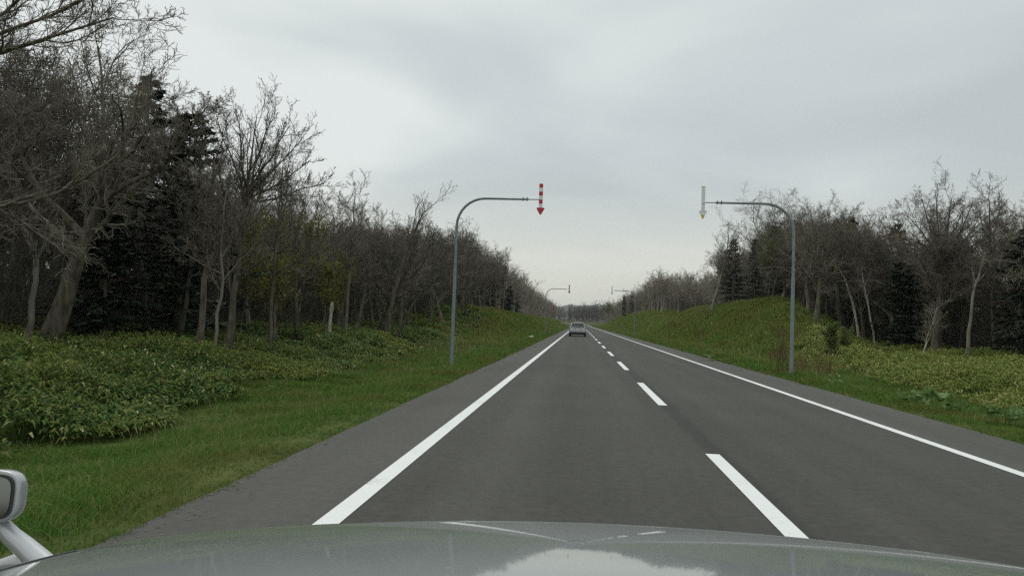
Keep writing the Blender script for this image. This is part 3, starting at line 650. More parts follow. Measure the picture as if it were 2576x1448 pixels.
# the remaining woods read as one mass: low-detail trees merged into one object
LV_LO = [(10, .34, 1., .80, .66, 4, .19, .06, 3), (8, .15, 1., .75, .5, 3, .22, .08, 3), (10, .1, 1., .7, .55, 2, .22, .06, 3)]
LO = [merge([tubes(P, R, min(k, 5)) for P, R, k in grow(700 + i, path(4.8, (.05, 0), 6, .06, 70 + i), .13, .03, LV_LO, .010)]) for i in range(6)]
LOH = [float(np.mean([np.percentile(v[:, 2], 99.7) for v, q in LO]))]
LV_FAR = [(13, .06, 1., .7, .5, 3, .15, .12, 3), (9, .1, 1., .7, .5, 2, .2, .08, 3)]
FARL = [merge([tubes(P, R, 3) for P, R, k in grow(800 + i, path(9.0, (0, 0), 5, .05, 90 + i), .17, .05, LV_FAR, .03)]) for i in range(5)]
def place_many(lib, items):
    parts = []
    for x, y, s, k, a in items:
        v, q = lib[k]; c, sn = math.cos(a), math.sin(a)
        w = np.stack([(v[:, 0]*c - v[:, 1]*sn)*s + x, (v[:, 0]*sn + v[:, 1]*c)*s + y, v[:, 2]*s + float(height(x, min(y, 899.))) - .05], -1)
        parts.append((w, q))
    return merge(parts)
items = [(x, y, float(np.clip(1 + .10*g0.normal(), .75, 1.2))*target_h(x, y)/LOH[0], int(g0.integers(0, 6)), float(g0.uniform(0, 6.28))) for x, y, d, s_ in rest]
v1, q1 = place_many(LO, items)
far = []
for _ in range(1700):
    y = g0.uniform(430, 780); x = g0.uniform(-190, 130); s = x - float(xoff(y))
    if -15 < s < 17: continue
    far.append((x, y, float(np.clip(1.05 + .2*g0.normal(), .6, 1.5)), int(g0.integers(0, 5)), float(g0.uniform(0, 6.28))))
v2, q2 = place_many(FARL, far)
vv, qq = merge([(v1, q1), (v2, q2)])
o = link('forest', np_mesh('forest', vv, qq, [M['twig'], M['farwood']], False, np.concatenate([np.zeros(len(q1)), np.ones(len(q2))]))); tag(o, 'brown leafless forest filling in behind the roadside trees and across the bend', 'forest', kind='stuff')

# twiggy undergrowth between the trunks
BR = []
for i in range(6):
    g = np.random.default_rng(40 + i); n = 9
    p = np.concatenate([g.normal(0, .35, (n, 2)), np.zeros((n, 1))], 1); d = nrm(np.concatenate([g.normal(0, .35, (n, 2)), np.ones((n, 1))], 1))
    L = g.uniform(1.2, 3.4, n); P = march(p, d, L, 5, .12, .04, g); R = taper(np.full(n, .014), .006, 6)
    c = spread(P, R, L, 8, .2, 1., .7, .2, .42, .6, .006, .3, g); P2 = march(c[0], c[1], c[2], 4, .2, .04, g); R2 = taper(c[3], .005, 5)
    c = spread(P2, R2, c[2], 4, .2, 1., .7, .2, .5, .6, .005, .3, g); P3 = march(c[0], c[1], c[2], 3, .2, .03, g); R3 = taper(c[3], .005, 4)
    BR.append(merge([tubes(P, R, 3), tubes(P2, R2, 3), tubes(P3, R3, 3)]))
bi = []
for side in (-1, 1):
    for _ in range(620 if side < 0 else 420):
        y = g0.uniform(0, 1)**1.6*(190 if side < 0 else 170) + (14 if side < 0 else 33); f = fl(y) if side < 0 else fr(y)
        x = f + side*(g0.uniform(0, 1)**1.1*14 + 2.2)
        bi.append((x, y, float(g0.uniform(.6, 1.25)), int(g0.integers(0, 6)), float(g0.uniform(0, 6.28))))
o = link('undergrowth', np_mesh('undergrowth', *place_many(BR, bi), M['brush'])); tag(o, 'tangle of bare brown brushwood between the tree trunks', 'undergrowth', kind='stuff')

# ------------------------------------------------------------------ ground cover
def sasa(name, n, xr, yr, dens_h, mat, label, leafL=.20, per=7, side=-1, hfun=None, grow_=45.):
    g = np.random.default_rng(len(name) + n)
    x = g.uniform(*xr, n); u = g.random(n); y = yr[0] + (yr[1] - yr[0])*u**1.7
    keep, tin = hfun(x, y, g); x, y, tin = x[keep], y[keep], tin[keep]; n = len(x)
    h = dens_h(x, y)*(0.8 + .4*g.random(n))*np.clip(.28 + .38*tin, .24, 1); z = height(x, y)
    k = np.repeat(np.arange(n), per); m = len(k)
    fs = np.clip(1 + (y[k] - 20)/grow_, .9, 3.2)
    az = g.uniform(0, 6.283, m); el = g.uniform(-.15, .75, m)
    d = np.stack([np.cos(az)*np.cos(el), np.sin(az)*np.cos(el), np.sin(el)], -1)
    top = g.random(m)**1.6
    pos = np.stack([x[k] + g.normal(0, .06, m), y[k] + g.normal(0, .06, m), z[k] + h[k]*(1 - .55*top)], -1)
    v, q = leaf_cards(pos, d, leafL*fs*g.uniform(.7, 1.3, m), leafL*.27*np.clip(fs, .9, 3.)*g.uniform(.8, 1.2, m), g, .45)
    o = link(name, np_mesh(name, v, q, mat)); tag(o, label, 'bamboo grass', kind='stuff'); return o
def hs_left(x, y): return .16 + .50*vnoise(x*.45, y*.45, 11)**1.2 + .36*vnoise(x*1.2, y*1.2, 12)
def keep_left(x, y, g):
    t = EL - (x - xoff(y)); edge = 3.2 + .8*vnoise(y*.3, y*0, 2) + .6*vnoise(y*1.1, y*0, 8) + .5*sstep(12, 30, y) + 1.9*sstep(36, 60, y)
    gap = (vnoise(x*.7, y*.7, 21) > .28) & (vnoise(x*1.9, y*1.9, 22) > .16)
    return (t > edge) & gap & (g.random(len(x)) < np.where(t > 12, .75, 1.)) & (np.abs(x) < 1.0*y + 3), t - edge
sasa('bamboo_grass', 120000, (-27, -5.6), (5.0, 75), hs_left, M['sasa'], 'deep green bamboo grass thicket along the left side of the road', .155, 6, -1, keep_left)
def hs_right(x, y): return .22 + .38*vnoise(x*.5, y*.5, 31) + .15*vnoise(x*1.6, y*1.6, 32)
def keep_right(x, y, g):
    t = x - ER; edge = 2.6 + .9*vnoise(y*.3, y*0, 5) + .5*vnoise(y*1.2, y*0, 6) + 1.5*sstep(34, 44, y)
    return (t > edge) & (vnoise(x*.7, y*.7, 23) > .2) & (g.random(len(x)) < np.where(t > 14, .5, 1.)) & (np.abs(x) < .75*y + 3) & (y < 33 + 5*vnoise(x*.5, y*.5, 3) + 2.4*np.clip(t - 4, 0, 11)), t - edge
def keep_mound(x, y, g):
    t = x - ER; return (t > 4.2 + 1.2*vnoise(y*.3, y*0, 15)) & (y > 31 + 2.4*np.clip(t - 4, 0, 11)) & (vnoise(x*.5, y*.5, 25) > .32), t - 4.2
def hs_mound(x, y): return .12 + .22*vnoise(x*.8, y*.8, 33)
sasa('bamboo_grass', 60000, (8.4, 30), (9.0, 60), hs_right, M['sasa_light'], 'yellowish bamboo grass on the low ground right of the road', .16, 6, 1, keep_right)
sasa('bamboo_grass', 42000, (10, 24), (34, 110), hs_mound, M['sasa_mound'], 'olive low bamboo grass covering the mound right of the road', .13, 5, 1, keep_mound, 140.)

def blades(name, regions, mat, label, hgt, wid, lean=.5, cat='grass'):
    g = np.random.default_rng(len(label)); A = []
    for (s0, s1, y0, y1, n) in regions:
        s = g.uniform(s0, s1, n); y = g.uniform(y0, y1, n)
        cr = .13*vnoise(y*.5, y*0 + 3, 51) + .08*vnoise(y*3.1, y*0 + 5, 52) - .06
        if abs(s1 - EL) < .1: s = s + cr*(s - s0)/(s1 - s0)
        if abs(s0 - ER) < .1: s = s - cr*(s1 - s)/(s1 - s0)
        A.append(np.stack([s + xoff(y), y], -1))
    p = np.concatenate(A); n = len(p); y = p[:, 1]; x = p[:, 0]; s = x - xoff(y)
    edge = np.where(s < 0, EL - s, s - ER)
    f = np.clip(y/14, .7, 9.)
    clump = .55 + .9*vnoise(x*1.3, y*1.3, 41)
    h = hgt*clump*(.6 + .7*g.random(n))*np.clip(.45 + edge*.9, .35, 1.0)*np.clip(f, .9, 2.2)
    az = g.uniform(0, 6.283, n); d = np.stack([np.cos(az)*lean*g.random(n), np.sin(az)*lean*g.random(n), np.ones(n)], -1)
    base = np.stack([x, y, np.where(edge > 0, height(x, y) - .03, zroad(y) - .01)], -1)
    w = np.stack([np.cos(az + 1.57), np.sin(az + 1.57), np.zeros(n)], -1)*(wid*f)[:, None]*(.7 + .6*g.random((n, 1)))
    mid = base + d*(h*.55)[:, None]; tip = base + (d*np.array([2.1, 2.1, .92]))*h[:, None]
    v = np.stack([base - w*.5, base + w*.5, mid + w*.4, mid - w*.4, tip], 1).reshape(-1, 3); o = np.arange(n)[:, None]*5
    q = [o + np.array([[0, 1, 2, 3]]), o + np.array([[3, 2, 4]])]
    ob = link(name, np_mesh(name, v, q, mat)); tag(ob, label, cat, kind='stuff'); return ob
blades('grass', [(-8.6, EL - .02, 1.5, 9, 52000), (-8.6, EL - .02, 9, 20, 52000), (-8.4, EL - .02, 20, 45, 42000), (-7.5, EL - .02, 45, 110, 26000), (-6.5, EL - .02, 110, 400, 14000)],
       M['grass'], 'bright green grass verge along the left pavement edge', .125, .010, .8)
blades('grass', [(ER + .02, 10.5, 6, 16, 34000), (ER + .02, 9.8, 16, 40, 36000), (ER + .02, 8.6, 40, 110, 22000), (ER + .02, 8.4, 110, 420, 14000)],
       M['grass'], 'green grass verge along the right pavement edge', .13, .010, .8)
blades('grass', [(-12.5, -5.2, 45, 90, 26000), (-12.5, -5.2, 90, 200, 26000), (-12, -5.2, 200, 400, 10000)], M['bankgrass'], 'olive and straw grass on the left roadside bank', .17, .011)
blades('grass', [(7.6, 17.5, 31, 60, 36000), (7.6, 17.5, 60, 110, 36000), (7.6, 19, 110, 250, 30000), (7.6, 19, 250, 450, 14000)], M['bankgrass'], 'olive and straw grass on the right bank and mound', .17, .011)
blades('dry_grass', [(-8.4, -4.0, 3, 14, 700), (-8.2, -4.2, 14, 50, 700), (7.0, 13, 12, 50, 900)], M['dryleaf'], 'scattered dry straw stalks standing in the verges', .27, .006, .35)

def leaf_litter():
    g = np.random.default_rng(77); n = 900; y = 4 + 46*g.random(n)**1.6; left = g.random(n) < .55
    off = np.abs(g.normal(0, .16, n)) - .05; x = np.where(left, EL + off, ER - off); z = np.where(off < 0, -.03, .006)
    az = g.uniform(0, 6.283, n); d = np.stack([np.cos(az), np.sin(az), .12*g.random(n)], -1); f = np.clip(y/16, .8, 2.5)
    v, q = leaf_cards(np.stack([x, y, z], -1), d, .035*f*g.uniform(.5, 1.4, n), .016*f, g, .1)
    o = link('leaf_litter', np_mesh('leaf_litter', v, q, M['deadleaf'])); tag(o, 'dead leaves and grit lying along both pavement edges', 'leaf litter', kind='stuff')
leaf_litter()

# ------------------------------------------------------------------ roadside things
def arrow_outline(w, h0, hw, hh):
    return w, h0, hw, hh
def guide_post(label, x, y, side, style, arm_z=5.38, arm_len=2.75, rz=0.0):
    z0 = float(height(x, y)); rt = empty('arrow_post', (x, y, z0 - .05), rz); az = arm_z - z0 + .05
    tag(rt, label, 'road sign', 'arrow posts along the road edges')
    rb = .92; zj = az*.58
    link('pole', tube_mesh('pole', [(0, 0, 0), (0, 0, zj*.5), (0, 0, zj)], [.062, .060, .057], 14, M['steel']), rt)
    pts = [(0, 0, zj - .02)]; rad = [.047]
    pts += [(0, 0, zj + (az - rb - .02 - zj)*t) for t in (.25, .5, .75, 1)]; rad += [.046]*4
    for i in range(1, 9):
        a = math.pi/2*i/8; pts.append((side*rb*(1 - math.cos(a)), 0, az - rb + rb*math.sin(a))); rad.append(.046 - .0008*i)
    for i in range(1, 4): pts.append((side*(rb + (arm_len - .40 - rb)*i/3), 0, az)); rad.append(.039 - .002*i)
    link('arm', tube_mesh('arm', pts, rad, 12, M['steel']), rt)
    link('rod', tube_mesh('rod', [(side*(arm_len - .50), 0, az), (side*(arm_len - .02), 0, az)], [.017, .016], 8, M['steel']), rt)
    for dx in (.45, .58):
        bm = bmesh.new(); add_box(bm, (side*(arm_len - dx), 0, az + .045), (.022, .03, .07), .004); add_box(bm, (side*(arm_len - dx), 0, az), (.045, .095, .095), .008)
        link('clamp', bm_mesh('clamp', bm, M['steel']), rt)
    bm = bmesh.new(); add_box(bm, (0, 0, .03), (.24, .24, .03), .004); link('base_plate', bm_mesh('base_plate', bm, M['steel']), rt)
    ar = link('arrow_plate', bpy.data.meshes.new('tmp'), rt, (side*arm_len, 0, az)); bpy.data.meshes.remove(ar.data) if False else None
    W2, top, hb, hw, tip = .062, .52, -.265, .150, -.525
    bm = bmesh.new()
    if style in ('red', 'dull'):
        n = 6
        for i in range(n):
            za = top - (top - hb)*i/n; zb = top - (top - hb)*(i + 1)/n
            vs = add_box(bm, (0, 0, (za + zb)/2), (W2*2, .026, za - zb - .0005))
            for f in {f for v in vs for f in v.link_faces}: f.material_index = i % 2
        hmat = 0
    else:
        vs = add_box(bm, (0, -.004, (top + hb)/2), (W2*1.85, .03, top - hb)); 
        for f in {f for v in vs for f in v.link_faces}: f.material_index = 1
        vs = add_box(bm, (0, -.006, top - .012), (W2*2.0, .03, .026))
        for f in {f for v in vs for f in v.link_faces}: f.material_index = 0
        hmat = 1
    # arrow head with rounded corners
    tri = [(-hw, hb), (hw, hb), (0, tip)]; outl = []
    for i in range(3):
        p = Vector((*tri[i], 0)); a = Vector((*tri[i-1], 0)); b = Vector((*tri[(i+1) % 3], 0)); r = .035
        for t in (0, .33, .66, 1): outl.append(((p + (a - p).normalized()*r*(1 - t) + (b - p).normalized()*r*t) - (p*0)) )
    nf = len(bm.faces)
    add_prism(bm, [(q.x, -.014, q.y) for q in outl], (0, 1, 0), .028)
    bm.faces.ensure_lookup_table()
    for f in bm.faces[nf:]: f.material_index = hmat
    if style == 'back':
        nf = len(bm.faces)
        add_prism(bm, [(-.062, -.024, tip + .115), (.062, -.024, tip + .115), (.012, -.024, tip - .012), (-.012, -.024, tip - .012)], (0, 1, 0), .05)
        bm.faces.ensure_lookup_table()
        for f in bm.faces[nf:]: f.material_index = 0
        vs = add_box(bm, (side*-.03, -.03, 0), (.07, .05, .06), .006)
        for f in {f for v in vs for f in v.link_faces}: f.material_index = 1
    mats = {'red': [M['red'], M['white']], 'dull': [M['dark'], M['dull_yellow']], 'back': [M['yellow'], M['backplate']]}[style]
    ar.data = bm_mesh('arrow_plate', bm, mats)
    return rt
def post_at(px, py, Y): p = at(px, py, Y); return float(p[0])
guide_post('steel arm post with red and white striped down arrow, nearest on the left', post_at(1135, 915, 23.7), 23.7, 1, 'red', 5.42, 2.74)
guide_post('steel arm post whose arrow shows its pale back with yellow tip, nearest on the right', post_at(1990, 938, 24.1), 24.1, -1, 'back', 5.50, 2.88)
guide_post('second arm post on the left, with dark and yellow striped down arrow', post_at(1369.5, 840, 88), 88, 1, 'dull', 5.45, 2.78)
guide_post('second arm post on the right, farther off by the bank, arrow seen from behind', post_at(1595, 850, 90), 90, -1, 'back', 5.55, 2.85)
guide_post('third and farthest arm post on the left, small against the hills', post_at(1408, 815, 168), 168, 1, 'dull', 5.2, 2.7)

# white snag, bits and pieces
def snag(pts, Y, r0, r1, label, name='dead_snag', cat='snag'):
    W_ = np.array([at(a, b, Y) for a, b in pts]); base = W_[0].copy(); base[2] = float(height(base[0], base[1])) - .1; W_[0] = base
    n = 9; s = np.linspace(0, 1, n); T = np.stack([np.interp(s, np.linspace(0, 1, len(W_)), W_[:, i]) for i in range(3)], -1) - base
    g = np.random.default_rng(int(Y)); T[1:-1] += g.normal(0, r0*.18, T[1:-1].shape)
    R = r0 + (r1 - r0)*s + g.normal(0, r0*.15, n); R[-1] *= .55
    o = link(name, tube_mesh(name, T, R, 9, M['dead']), None, base); tag(o, label, cat); return o
snag([(829, 830), (831, 790), (836, 758)], 30.0, .095, .075, 'bleached broken tree snag standing above the bamboo grass on the left')
snag([(396, 885), (401, 858)], 17.5, .035, .03, 'short white broken stub poking out of the bamboo grass', 'broken_stub', 'stump')
def bag():
    p = at(1335, 847, 66); g = np.random.default_rng(3); bm = bmesh.new()
    bmesh.ops.create_icosphere(bm, subdivisions=3, radius=1)
    for v in bm.verts:
        c = v.co; k = 1 + .35*(float(vnoise(c.x*2 + 5, c.y*2 + c.z*1.7, 4)) - .5) + .2*(float(vnoise(c.x*6, c.y*6 + c.z*5, 6)) - .5)
        v.co = Vector((c.x*.24*k, c.y*.2*k, max(-.1, c.z*.15*k + .05*(c.x > .3))))
    o = link('plastic_bag', bm_mesh('plastic_bag', bm, M['plastic'], True), None, (p[0], p[1], float(height(p[0], p[1])) + .14))
    tag(o, 'crumpled white plastic bag lying in the left verge', 'litter')
bag()
def mast():
    p = at(1507, 767, 2950); h = 14
    o = empty('radio_mast', (p[0], p[1], p[2] - 12)); tag(o, 'thin mast on the far hills above the bend', 'mast')
    link('tower', tube_mesh('tower', [(0, 0, 0), (0, 0, 14), (0, 0, 27)], [2.6, 1.9, 1.2], 6, M['backplate']), o)
    link('antenna', tube_mesh('antenna', [(0, 0, 26.9), (0, 0, 34)], [.5, .3], 6, M['steel']), o)
mast()
def dry_shrub(x, y, label, seed, H=1.2):
    g = np.random.default_rng(seed); n = 16
    p = np.concatenate([g.normal(0, .22, (n, 2)), np.zeros((n, 1))], 1); d = nrm(np.concatenate([g.normal(0, .25, (n, 2)), np.ones((n, 1))], 1))
    L = g.uniform(.5, 1., n)*H; P = march(p, d, L, 5, .08, .05, g); R = taper(np.full(n, .009), .005, 6)
    c = spread(P, R, L, 5, .35, 1., .5, .2, .35, .7, .004, .3, g); P2 = march(c[0], c[1], c[2], 3, .12, .05, g); R2 = taper(c[3], .004, 4)
    o = link('dry_shrub', np_mesh('dry_shrub', *merge([tubes(P, R, 4), tubes(P2, R2, 3)]), M['rust']), None, (x, y, float(height(x, y)) - .03)); tag(o, label, 'shrub', 'leafless shrubs by the road'); return o
M['rust'] = bark('reddish_stems', (0.10, 0.055, 0.035), (0.19, 0.11, 0.07), 3)
dry_shrub(6.55 + .3, 25.5, 'leafless reddish shrub just left of the right-hand arrow post', 5, 1.5)
dry_shrub(7.35, 25.2, 'small leafless shrub at the foot of the right-hand arrow post, on its right', 6, .9)
dry_shrub(8.1, 24.6, 'sparse leafless shrub in the yellowish bamboo grass right of the arrow post', 7, 1.0)
for i, (x, y, H) in enumerate([(9.6, 36, .9), (10.8, 41, 1.1), (8.9, 47, .8), (11.5, 52, 1.0), (9.8, 61, 1.2), (12.0, 70, 1.1), (8.6, 33, .8), (10.5, 84, 1.2)]):
    o = dry_shrub(x, y, 'leafless reddish shrub growing on the grassy mound', 80 + i, H)
    o['group'] = 'leafless shrubs on the mound'
def butterbur(x, y, label, seed, n=26, r=.6):
    g = np.random.default_rng(seed); z0 = float(height(x, y)); bm = bmesh.new()
    for i in range(n):
        a = g.uniform(0, 6.28); rr = r*math.sqrt(g.random()); cx, cy_ = rr*math.cos(a), rr*math.sin(a); h = g.uniform(.14, .36); R = g.uniform(.055, .13)
        tl = Matrix.Rotation(g.normal(0, .35), 3, 'X') @ Matrix.Rotation(g.normal(0, .35), 3, 'Y'); c = bm.verts.new((cx, cy_, h - .02)); ring = []
        for k in range(12):
            t = 6.283*k/12; q = R*(1 + .12*math.sin(3*t + i)) * (.55 if k == 0 else 1); ring.append(bm.verts.new(Vector((cx, cy_, h)) + tl @ Vector((q*math.cos(t), q*math.sin(t), .03*math.sin(4*t)))))
        for k in range(12): bm.faces.new((c, ring[k], ring[(k+1) % 12]))
        b = [bm.verts.new((cx*.6 + dx, cy_*.6 + dy, 0)) for dx, dy in ((-.008, 0), (.008, 0), (0, .01))]
        for k in range(3): bm.faces.new((b[k], b[(k+1) % 3], c))
    o = link('butterbur_plant', bm_mesh('butterbur_plant', bm, M['broad']), None, (x, y, z0)); tag(o, label, 'plant', 'broad-leaved plants in the right verge')
for i, (px, py, Y, lab) in enumerate([(2300, 1000, 16.5, 'broad-leaved plant in the right verge, left of the larger broad-leaved clump'), (2365, 1015, 16.0, 'larger broad-leaved clump in the middle of the right verge'), (2530, 1050, 14.0, 'broad-leaved plant nearest the right edge of the picture'), (2110, 955, 21.0, 'small broad-leaved plant just right of the arrow post'), (1790, 885, 33.0, 'broad-leaved plant at the pavement edge before the mound')]):
    p = at(px, py, Y); butterbur(float(p[0]), Y, lab, 60 + i, [18, 22, 26, 9, 14][i], [.4, .5, .55, .25, .5][i])

# ------------------------------------------------------------------ the car ahead
def loft(name, sections, mat, smooth=True, sub=1):
    bm = bmesh.new(); rows = [[bm.verts.new(p) for p in s] for s in sections]; n = len(rows[0])
    for a, b in zip(rows[:-1], rows[1:]):
        for i in range(n): bm.faces.new((a[i], a[(i+1) % n], b[(i+1) % n], b[i]))
    bm.faces.new(rows[0][::-1]); bm.faces.new(rows[-1]); bmesh.ops.recalc_face_normals(bm, faces=bm.faces[:])
    if sub: 
        bmesh.ops.subdivide_edges(bm, edges=bm.edges[:], cuts=1, use_grid_fill=True, smooth=0.6)
    return bm_mesh(name, bm, mat, smooth)
def car_ahead():
    cx, cy0 = -.17, 78.5; rt = empty('silver_car', (cx, cy0, .003)); tag(rt, 'silver estate car driving ahead in the left lane, seen from behind', 'car')
    def sec(y, w, zb, zt):
        wt = w*(1 - .27*min(1, max(0, (zt - .90)/.55))); zs = min(.90, zt - .04)
        half = [(w*.86, zb), (w, zb + .13), (w*1.0, .62 if zt > .7 else (zb+zt)/2), (w*.975, zs), (wt + (w*.975 - wt)*.12, zt - .05), (wt*.84, zt), (wt*.4, zt + .012)]
        return [(p, y, q) for p, q in half] + [(-p, y, q) for p, q in half[::-1]]
    S = [sec(0.06, .80, .36, .70), sec(.08, .87, .28, .86), (sec(.11, .885, .24, .97)), sec(.16, .89, .22, 1.10), sec(.25, .89, .2, 1.30), sec(.36, .89, .2, 1.43), sec(.8, .89, .2, 1.475), sec(1.6, .89, .2, 1.495), sec(2.3, .89, .2, 1.45), sec(2.9, .89, .2, 1.12), sec(3.15, .89, .2, .98), sec(3.7, .87, .2, .90), sec(4.2, .82, .24, .80), sec(4.4, .70, .34, .66)]
    bd = link('body', loft('body', S, M['silver'], True, 0), rt)
    def panel(name, pts, mat, th=.012, par=rt, nrmv=(0, -1, 0)):
        bm = bmesh.new(); add_prism(bm, pts, nrmv, th); return link(name, bm_mesh(name, bm, mat), par)
    # rear window on the sloping tailgate
    nv = Vector((0, -.92, .39)).normalized()
    panel('rear_window', [(-.72, .125, .985), (.72, .125, .985), (.62, .285, 1.365), (-.62, .285, 1.365)], M['glass'], .03, rt, nv)
    sp = bmesh.new(); add_box(sp, (0, .33, 1.445), (1.24, .26, .045), .015); link('spoiler', bm_mesh('spoiler', sp, M['silver']), rt)
    for s in (-1, 1):
        panel('side_window', [(s*.86, .62, .95), (s*.86, 2.7, .95), (s*.745, 2.15, 1.36), (s*.715, .78, 1.38)][::s], M['glass'], .03, rt, (s, 0, .25))
        tl = bmesh.new(); add_box(tl, (s*.70, .055, .715), (.34, .10, .10), .03); t_ = link('tail_lamp', bm_mesh('tail_lamp', tl, M['clearlamp'], False), rt)
        r_ = bmesh.new(); add_box(r_, (s*.80, .045, .715), (.12, .10, .06), .015); link('red_lens', bm_mesh('red_lens', r_, M['redlamp']), t_)
        mb = bmesh.new(); add_box(mb, (s*1.0, 2.75, 1.0), (.20, .09, .13), .03); link('mirror', bm_mesh('mirror', mb, M['silver']), rt)
        for yy in (.82, 3.5):
            tw = bmesh.new(); bmesh.ops.create_cone(tw, cap_ends=True, segments=28, radius1=.32, radius2=.32, depth=.21)
            bmesh.ops.bevel(tw, geom=[e for e in tw.edges if len(e.link_faces) == 2 and any(len(f.verts) > 4 for f in e.link_faces)], offset=.03, segments=2, affect='EDGES')
            bmesh.ops.rotate(tw, cent=(0, 0, 0), matrix=Matrix.Rotation(math.pi/2, 3, 'Y'), verts=tw.verts)
            wh = empty('wheel', (0, 0, 0)); wh.parent = rt; wh.location = (s*.80, yy, .32)
            link('tyre', bm_mesh('tyre', tw, M['rubber'], True), wh)
            rm = bmesh.new(); bmesh.ops.create_cone(rm, cap_ends=True, segments=20, radius1=.21, radius2=.19, depth=.03)
            bmesh.ops.rotate(rm, cent=(0, 0, 0), matrix=Matrix.Rotation(math.pi/2*s, 3, 'Y'), verts=rm.verts)
            link('rim', bm_mesh('rim', rm, M['alloy']), wh, (s*.115, 0, 0))
    b = bmesh.new(); add_box(b, (0, .10, .33), (1.70, .26, .16), .03); link('lower_bumper', bm_mesh('lower_bumper', b, M['trim']), rt)
    b = bmesh.new(); add_box(b, (0, .0, .53), (1.74, .22, .26), .05, 3); link('bumper', bm_mesh('bumper', b, M['silver'], True), rt)
    b = bmesh.new(); add_box(b, (0, .06, .80), (.33, .02, .165), .004); link('number_plate', bm_mesh('number_plate', b, M['white']), rt)
    b = bmesh.new(); add_box(b, (0, .075, .915), (.5, .04, .035), .01); link('tailgate_trim', bm_mesh('tailgate_trim', b, M['trim']), rt)
    link('wiper', tube_mesh('wiper', [(0, .10, 1.01), (.2, .10, 1.03), (.42, .105, 1.04)], [.014, .012, .008], 6, M['trim']), rt)
car_ahead()

# ------------------------------------------------------------------ own car: bonnet and fender mirror
def bonnet_mat():
    m, nt, b = new_mat('bonnet_paint'); N = nt.nodes; L = nt.links
    tc = N.new('ShaderNodeTexCoord'); n = N.new('ShaderNodeTexNoise'); L.new(tc.outputs['Object'], n.inputs['Vector']); n.inputs['Scale'].default_value = 900; n.inputs['Detail'].default_value = 2
    n2 = N.new('ShaderNodeTexNoise'); L.new(tc.outputs['Object'], n2.inputs['Vector']); n2.inputs['Scale'].default_value = 3; n2.inputs['Detail'].default_value = 6
    ad = N.new('ShaderNodeMath'); ad.operation = 'ADD'; L.new(n.outputs[0], ad.inputs[0]); L.new(n2.outputs[0], ad.inputs[1])
    r = N.new('ShaderNodeValToRGB'); L.new(ad.outputs[0], r.inputs[0]); e = r.color_ramp.elements
    e[0].position = .75; e[0].color = (0.150, 0.168, 0.165, 1); e[1].position = 1.25; e[1].color = (0.205, 0.226, 0.222, 1)
    v = N.new('ShaderNodeTexVoronoi'); L.new(tc.outputs['Object'], v.inputs['Vector']); v.inputs['Scale'].default_value = 16; v.inputs['Randomness'].default_value = 1.
    lt = N.new('ShaderNodeMath'); lt.operation = 'LESS_THAN'; L.new(v.outputs['Distance'], lt.inputs[0]); lt.inputs[1].default_value = .035
    mx = N.new('ShaderNodeMix'); mx.data_type = 'RGBA'; L.new(lt.outputs[0], mx.inputs[0]); L.new(r.outputs[0], mx.inputs[6]); mx.inputs[7].default_value = (.45, .46, .45, 1)
    L.new(mx.outputs[2], b.inputs['Base Color']); b.inputs['Roughness'].default_value = .5; b.inputs['Metallic'].default_value = .15
    b.inputs['Coat Weight'].default_value = 1.; b.inputs['Coat Roughness'].default_value = .025
    mr = N.new('ShaderNodeMapRange'); L.new(n2.outputs[0], mr.inputs[0]); mr.inputs[3].default_value = .01; mr.inputs[4].default_value = .07; L.new(mr.outputs[0], b.inputs['Coat Roughness'])
    return m
M['bonnet'] = bonnet_mat()
M['mirrorglass'] = plain('mirror_glass', (0.20, 0.215, 0.225), 0.08, 1.0, var=0.02)
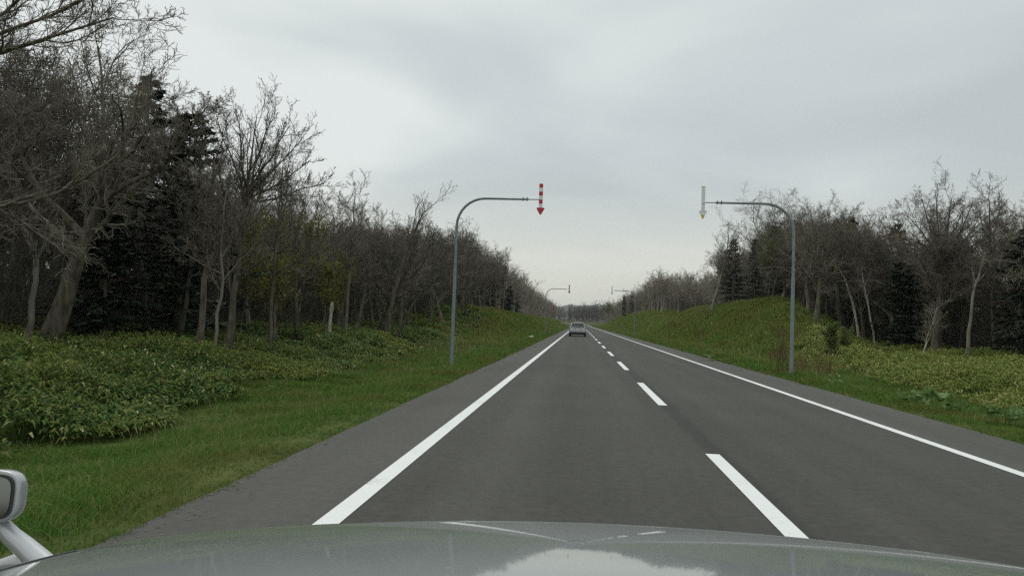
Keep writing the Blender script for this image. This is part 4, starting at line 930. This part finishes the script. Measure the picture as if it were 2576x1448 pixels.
def own_car():
    rt = empty('own_car', (0, .55, 0)); tag(rt, 'silver grey car bonnet filling the bottom of the picture, with a fender mirror at left', 'car')
    hx = np.array([0, .20, .37, .53, .68, .77, .832, .875, .900, .912, .917, .919, .92]); hy = np.array([1.567, 1.560, 1.548, 1.533, 1.512, 1.487, 1.455, 1.40, 1.33, 1.25, 1.10, .9, .55])
    ox = np.concatenate([-hx[:0:-1], hx]); oy = np.concatenate([hy[:0:-1], hy])
    nu, nv = 140, 40
        # walk along the outline at even steps so that the steep sides keep their columns
    sl = np.concatenate([[0], np.cumsum(np.hypot(np.diff(ox), np.diff(oy)))]); tt = np.linspace(0, sl[-1], nu); X = np.interp(tt, sl, ox); Yf = np.interp(tt, sl, oy)
    for _ in range(3):
        X[1:-1] = .25*X[:-2] + .5*X[1:-1] + .25*X[2:]; Yf[1:-1] = .25*Yf[:-2] + .5*Yf[1:-1] + .25*Yf[2:]
    def depth(x, y): u = 1.567 - y; return .42 - (.194*u - .0735*np.clip(u, 0, .9)**2) + .065*x**2 - .028*x
    rows = []
    for j in range(nv):
        t = (j/(nv - 1))**.8; y = .55 + (Yf - .55)*t; k = .25 + .75*t; xr = X*(1 - .06*(1 - t)); rows.append(np.stack([xr, y, CAMH - depth(xr, y)], -1))
    tang = np.gradient(rows[-1][:, :2], axis=0); nn = np.stack([-tang[:, 1], tang[:, 0]], -1); nn /= np.linalg.norm(nn, axis=1, keepdims=True)
    e = rows[-1]; r = .035
    for k in range(1, 8):
        a = math.pi/2*k/7*.97; q = e.copy(); q[:, :2] += nn*r*math.sin(a); q[:, 2] -= r*(1 - math.cos(a)); rows.append(q)
    v = np.concatenate(rows); ny = len(rows); i = (np.arange(ny - 1)[:, None]*nu + np.arange(nu - 1)[None, :]).ravel()
    v = v - np.array([0, .55, 0])
    link('bonnet', np_mesh('bonnet', v, np.stack([i, i + 1, i + nu + 1, i + nu], -1), M['bonnet'], True), rt)
    # nose and fender sides below the bonnet lip
    l = rows[-1]; lo = []
    for dz, k in ((.012, -.012), (.16, .045), (.38, .075), (.55, .07), (.72, .0)):
        q = l.copy(); q[:, :2] += nn*k; q[:, 2] -= dz; lo.append(q)
    v = np.concatenate(lo) - np.array([0, .55, 0]); i = (np.arange(len(lo) - 1)[:, None]*nu + np.arange(nu - 1)[None, :]).ravel()
    link('bumper', np_mesh('bumper', v, np.stack([i, i + 1, i + nu + 1, i + nu], -1), M['bonnet'], True), rt)
    # panel gap between bonnet and left fender
    gp = [(-.895, 1.08), (-.903, 1.16), (-.905, 1.22), (-.902, 1.28)]
    P = [(x, y - .55, CAMH - float(depth(x, y)) + .0005) for x, y in gp]
    link('panel_gap', tube_mesh('panel_gap', P, [.0022]*len(P), 6, M['trim']), rt)
    # fender mirror
    mr_ = empty('fender_mirror'); mr_.parent = rt
    Ym = 1.27
    c = at(-24, 1246, Ym); tilt = Matrix.Rotation(math.radians(15), 4, 'Z') @ Matrix.Rotation(math.radians(-7), 4, 'X')
    def head(o): o.matrix_local = Matrix.Translation((c[0], c[1] - .55, c[2])) @ tilt; return o
    bm = bmesh.new(); bmesh.ops.create_uvsphere(bm, u_segments=40, v_segments=24, radius=1)
    for q in bm.verts:   # squarish egg, flat on the side towards the driver
        p = q.co; f = lambda a, e: math.copysign(abs(a)**e, a)
        q.co = Vector((f(p.x, .62)*.057, (f(p.y, .8)*.040 if p.y > 0 else max(p.y*.055, -.018)), f(p.z, .62)*.0485))
    sh = head(link('shell', bm_mesh('shell', bm, M['mirrorpaint'], True), mr_))
    def ring(w, h, n=40, e=.5): return [(math.copysign(abs(math.cos(t))**e, math.cos(t))*w, math.copysign(abs(math.sin(t))**e, math.sin(t))*h) for t in [2*math.pi*k/n for k in range(n)]]
    bm = bmesh.new(); add_prism(bm, [(a, -.0185, b) for a, b in ring(.0475, .0405)], (0, -1, 0), .004); head(link('rim', bm_mesh('rim', bm, M['trim']), mr_))
    bm = bmesh.new(); add_prism(bm, [(a, -.021, b) for a, b in ring(.0435, .0365)], (0, -1, 0), .003); head(link('mirror_glass', bm_mesh('mirror_glass', bm, M['mirrorglass']), mr_))
    pts = [at(a, b, y) for a, b, y in ((-5, 1290, 1.285), (5, 1322, 1.285), (30, 1348, 1.285), (64, 1376, 1.285), (116, 1424, 1.275))]
    link('arm', tube_mesh('arm', [(p[0], p[1] - .55, p[2]) for p in pts], [.0155, .016, .017, .019, .022], 18, M['mirrorpaint']), mr_)
    pts = [at(a, b, 1.30) for a, b in ((-20, 1412), (40, 1404), (90, 1400), (138, 1402))]
    link('foot', tube_mesh('foot', [(p[0], p[1] - .55, p[2] - .008) for p in pts], [.008, .018, .018, .006], 16, M['mirrorpaint']), mr_)
M['mirrorpaint'] = plain('mirror_paint', (0.40, 0.405, 0.41), 0.32, 0.3, 1.0, var=0.03)
own_car()

# ------------------------------------------------------------------ the hazy air
def haze():
    m = bpy.data.materials.new('haze'); m.use_nodes = True; nt = m.node_tree; N = nt.nodes
    for n in list(N): N.remove(n)
    o = N.new('ShaderNodeOutputMaterial'); v = N.new('ShaderNodeVolumePrincipled'); v.inputs['Color'].default_value = (.93, .95, .94, 1); v.inputs['Density'].default_value = HAZE
    nt.links.new(v.outputs[0], o.inputs['Volume'])
    bm = bmesh.new(); add_box(bm, (0, 2270, 44), (6200, 4700, 130))
    tag(link('haze', bm_mesh('haze', bm, m)), kind='stuff')
HAZE = 0.00013
haze()
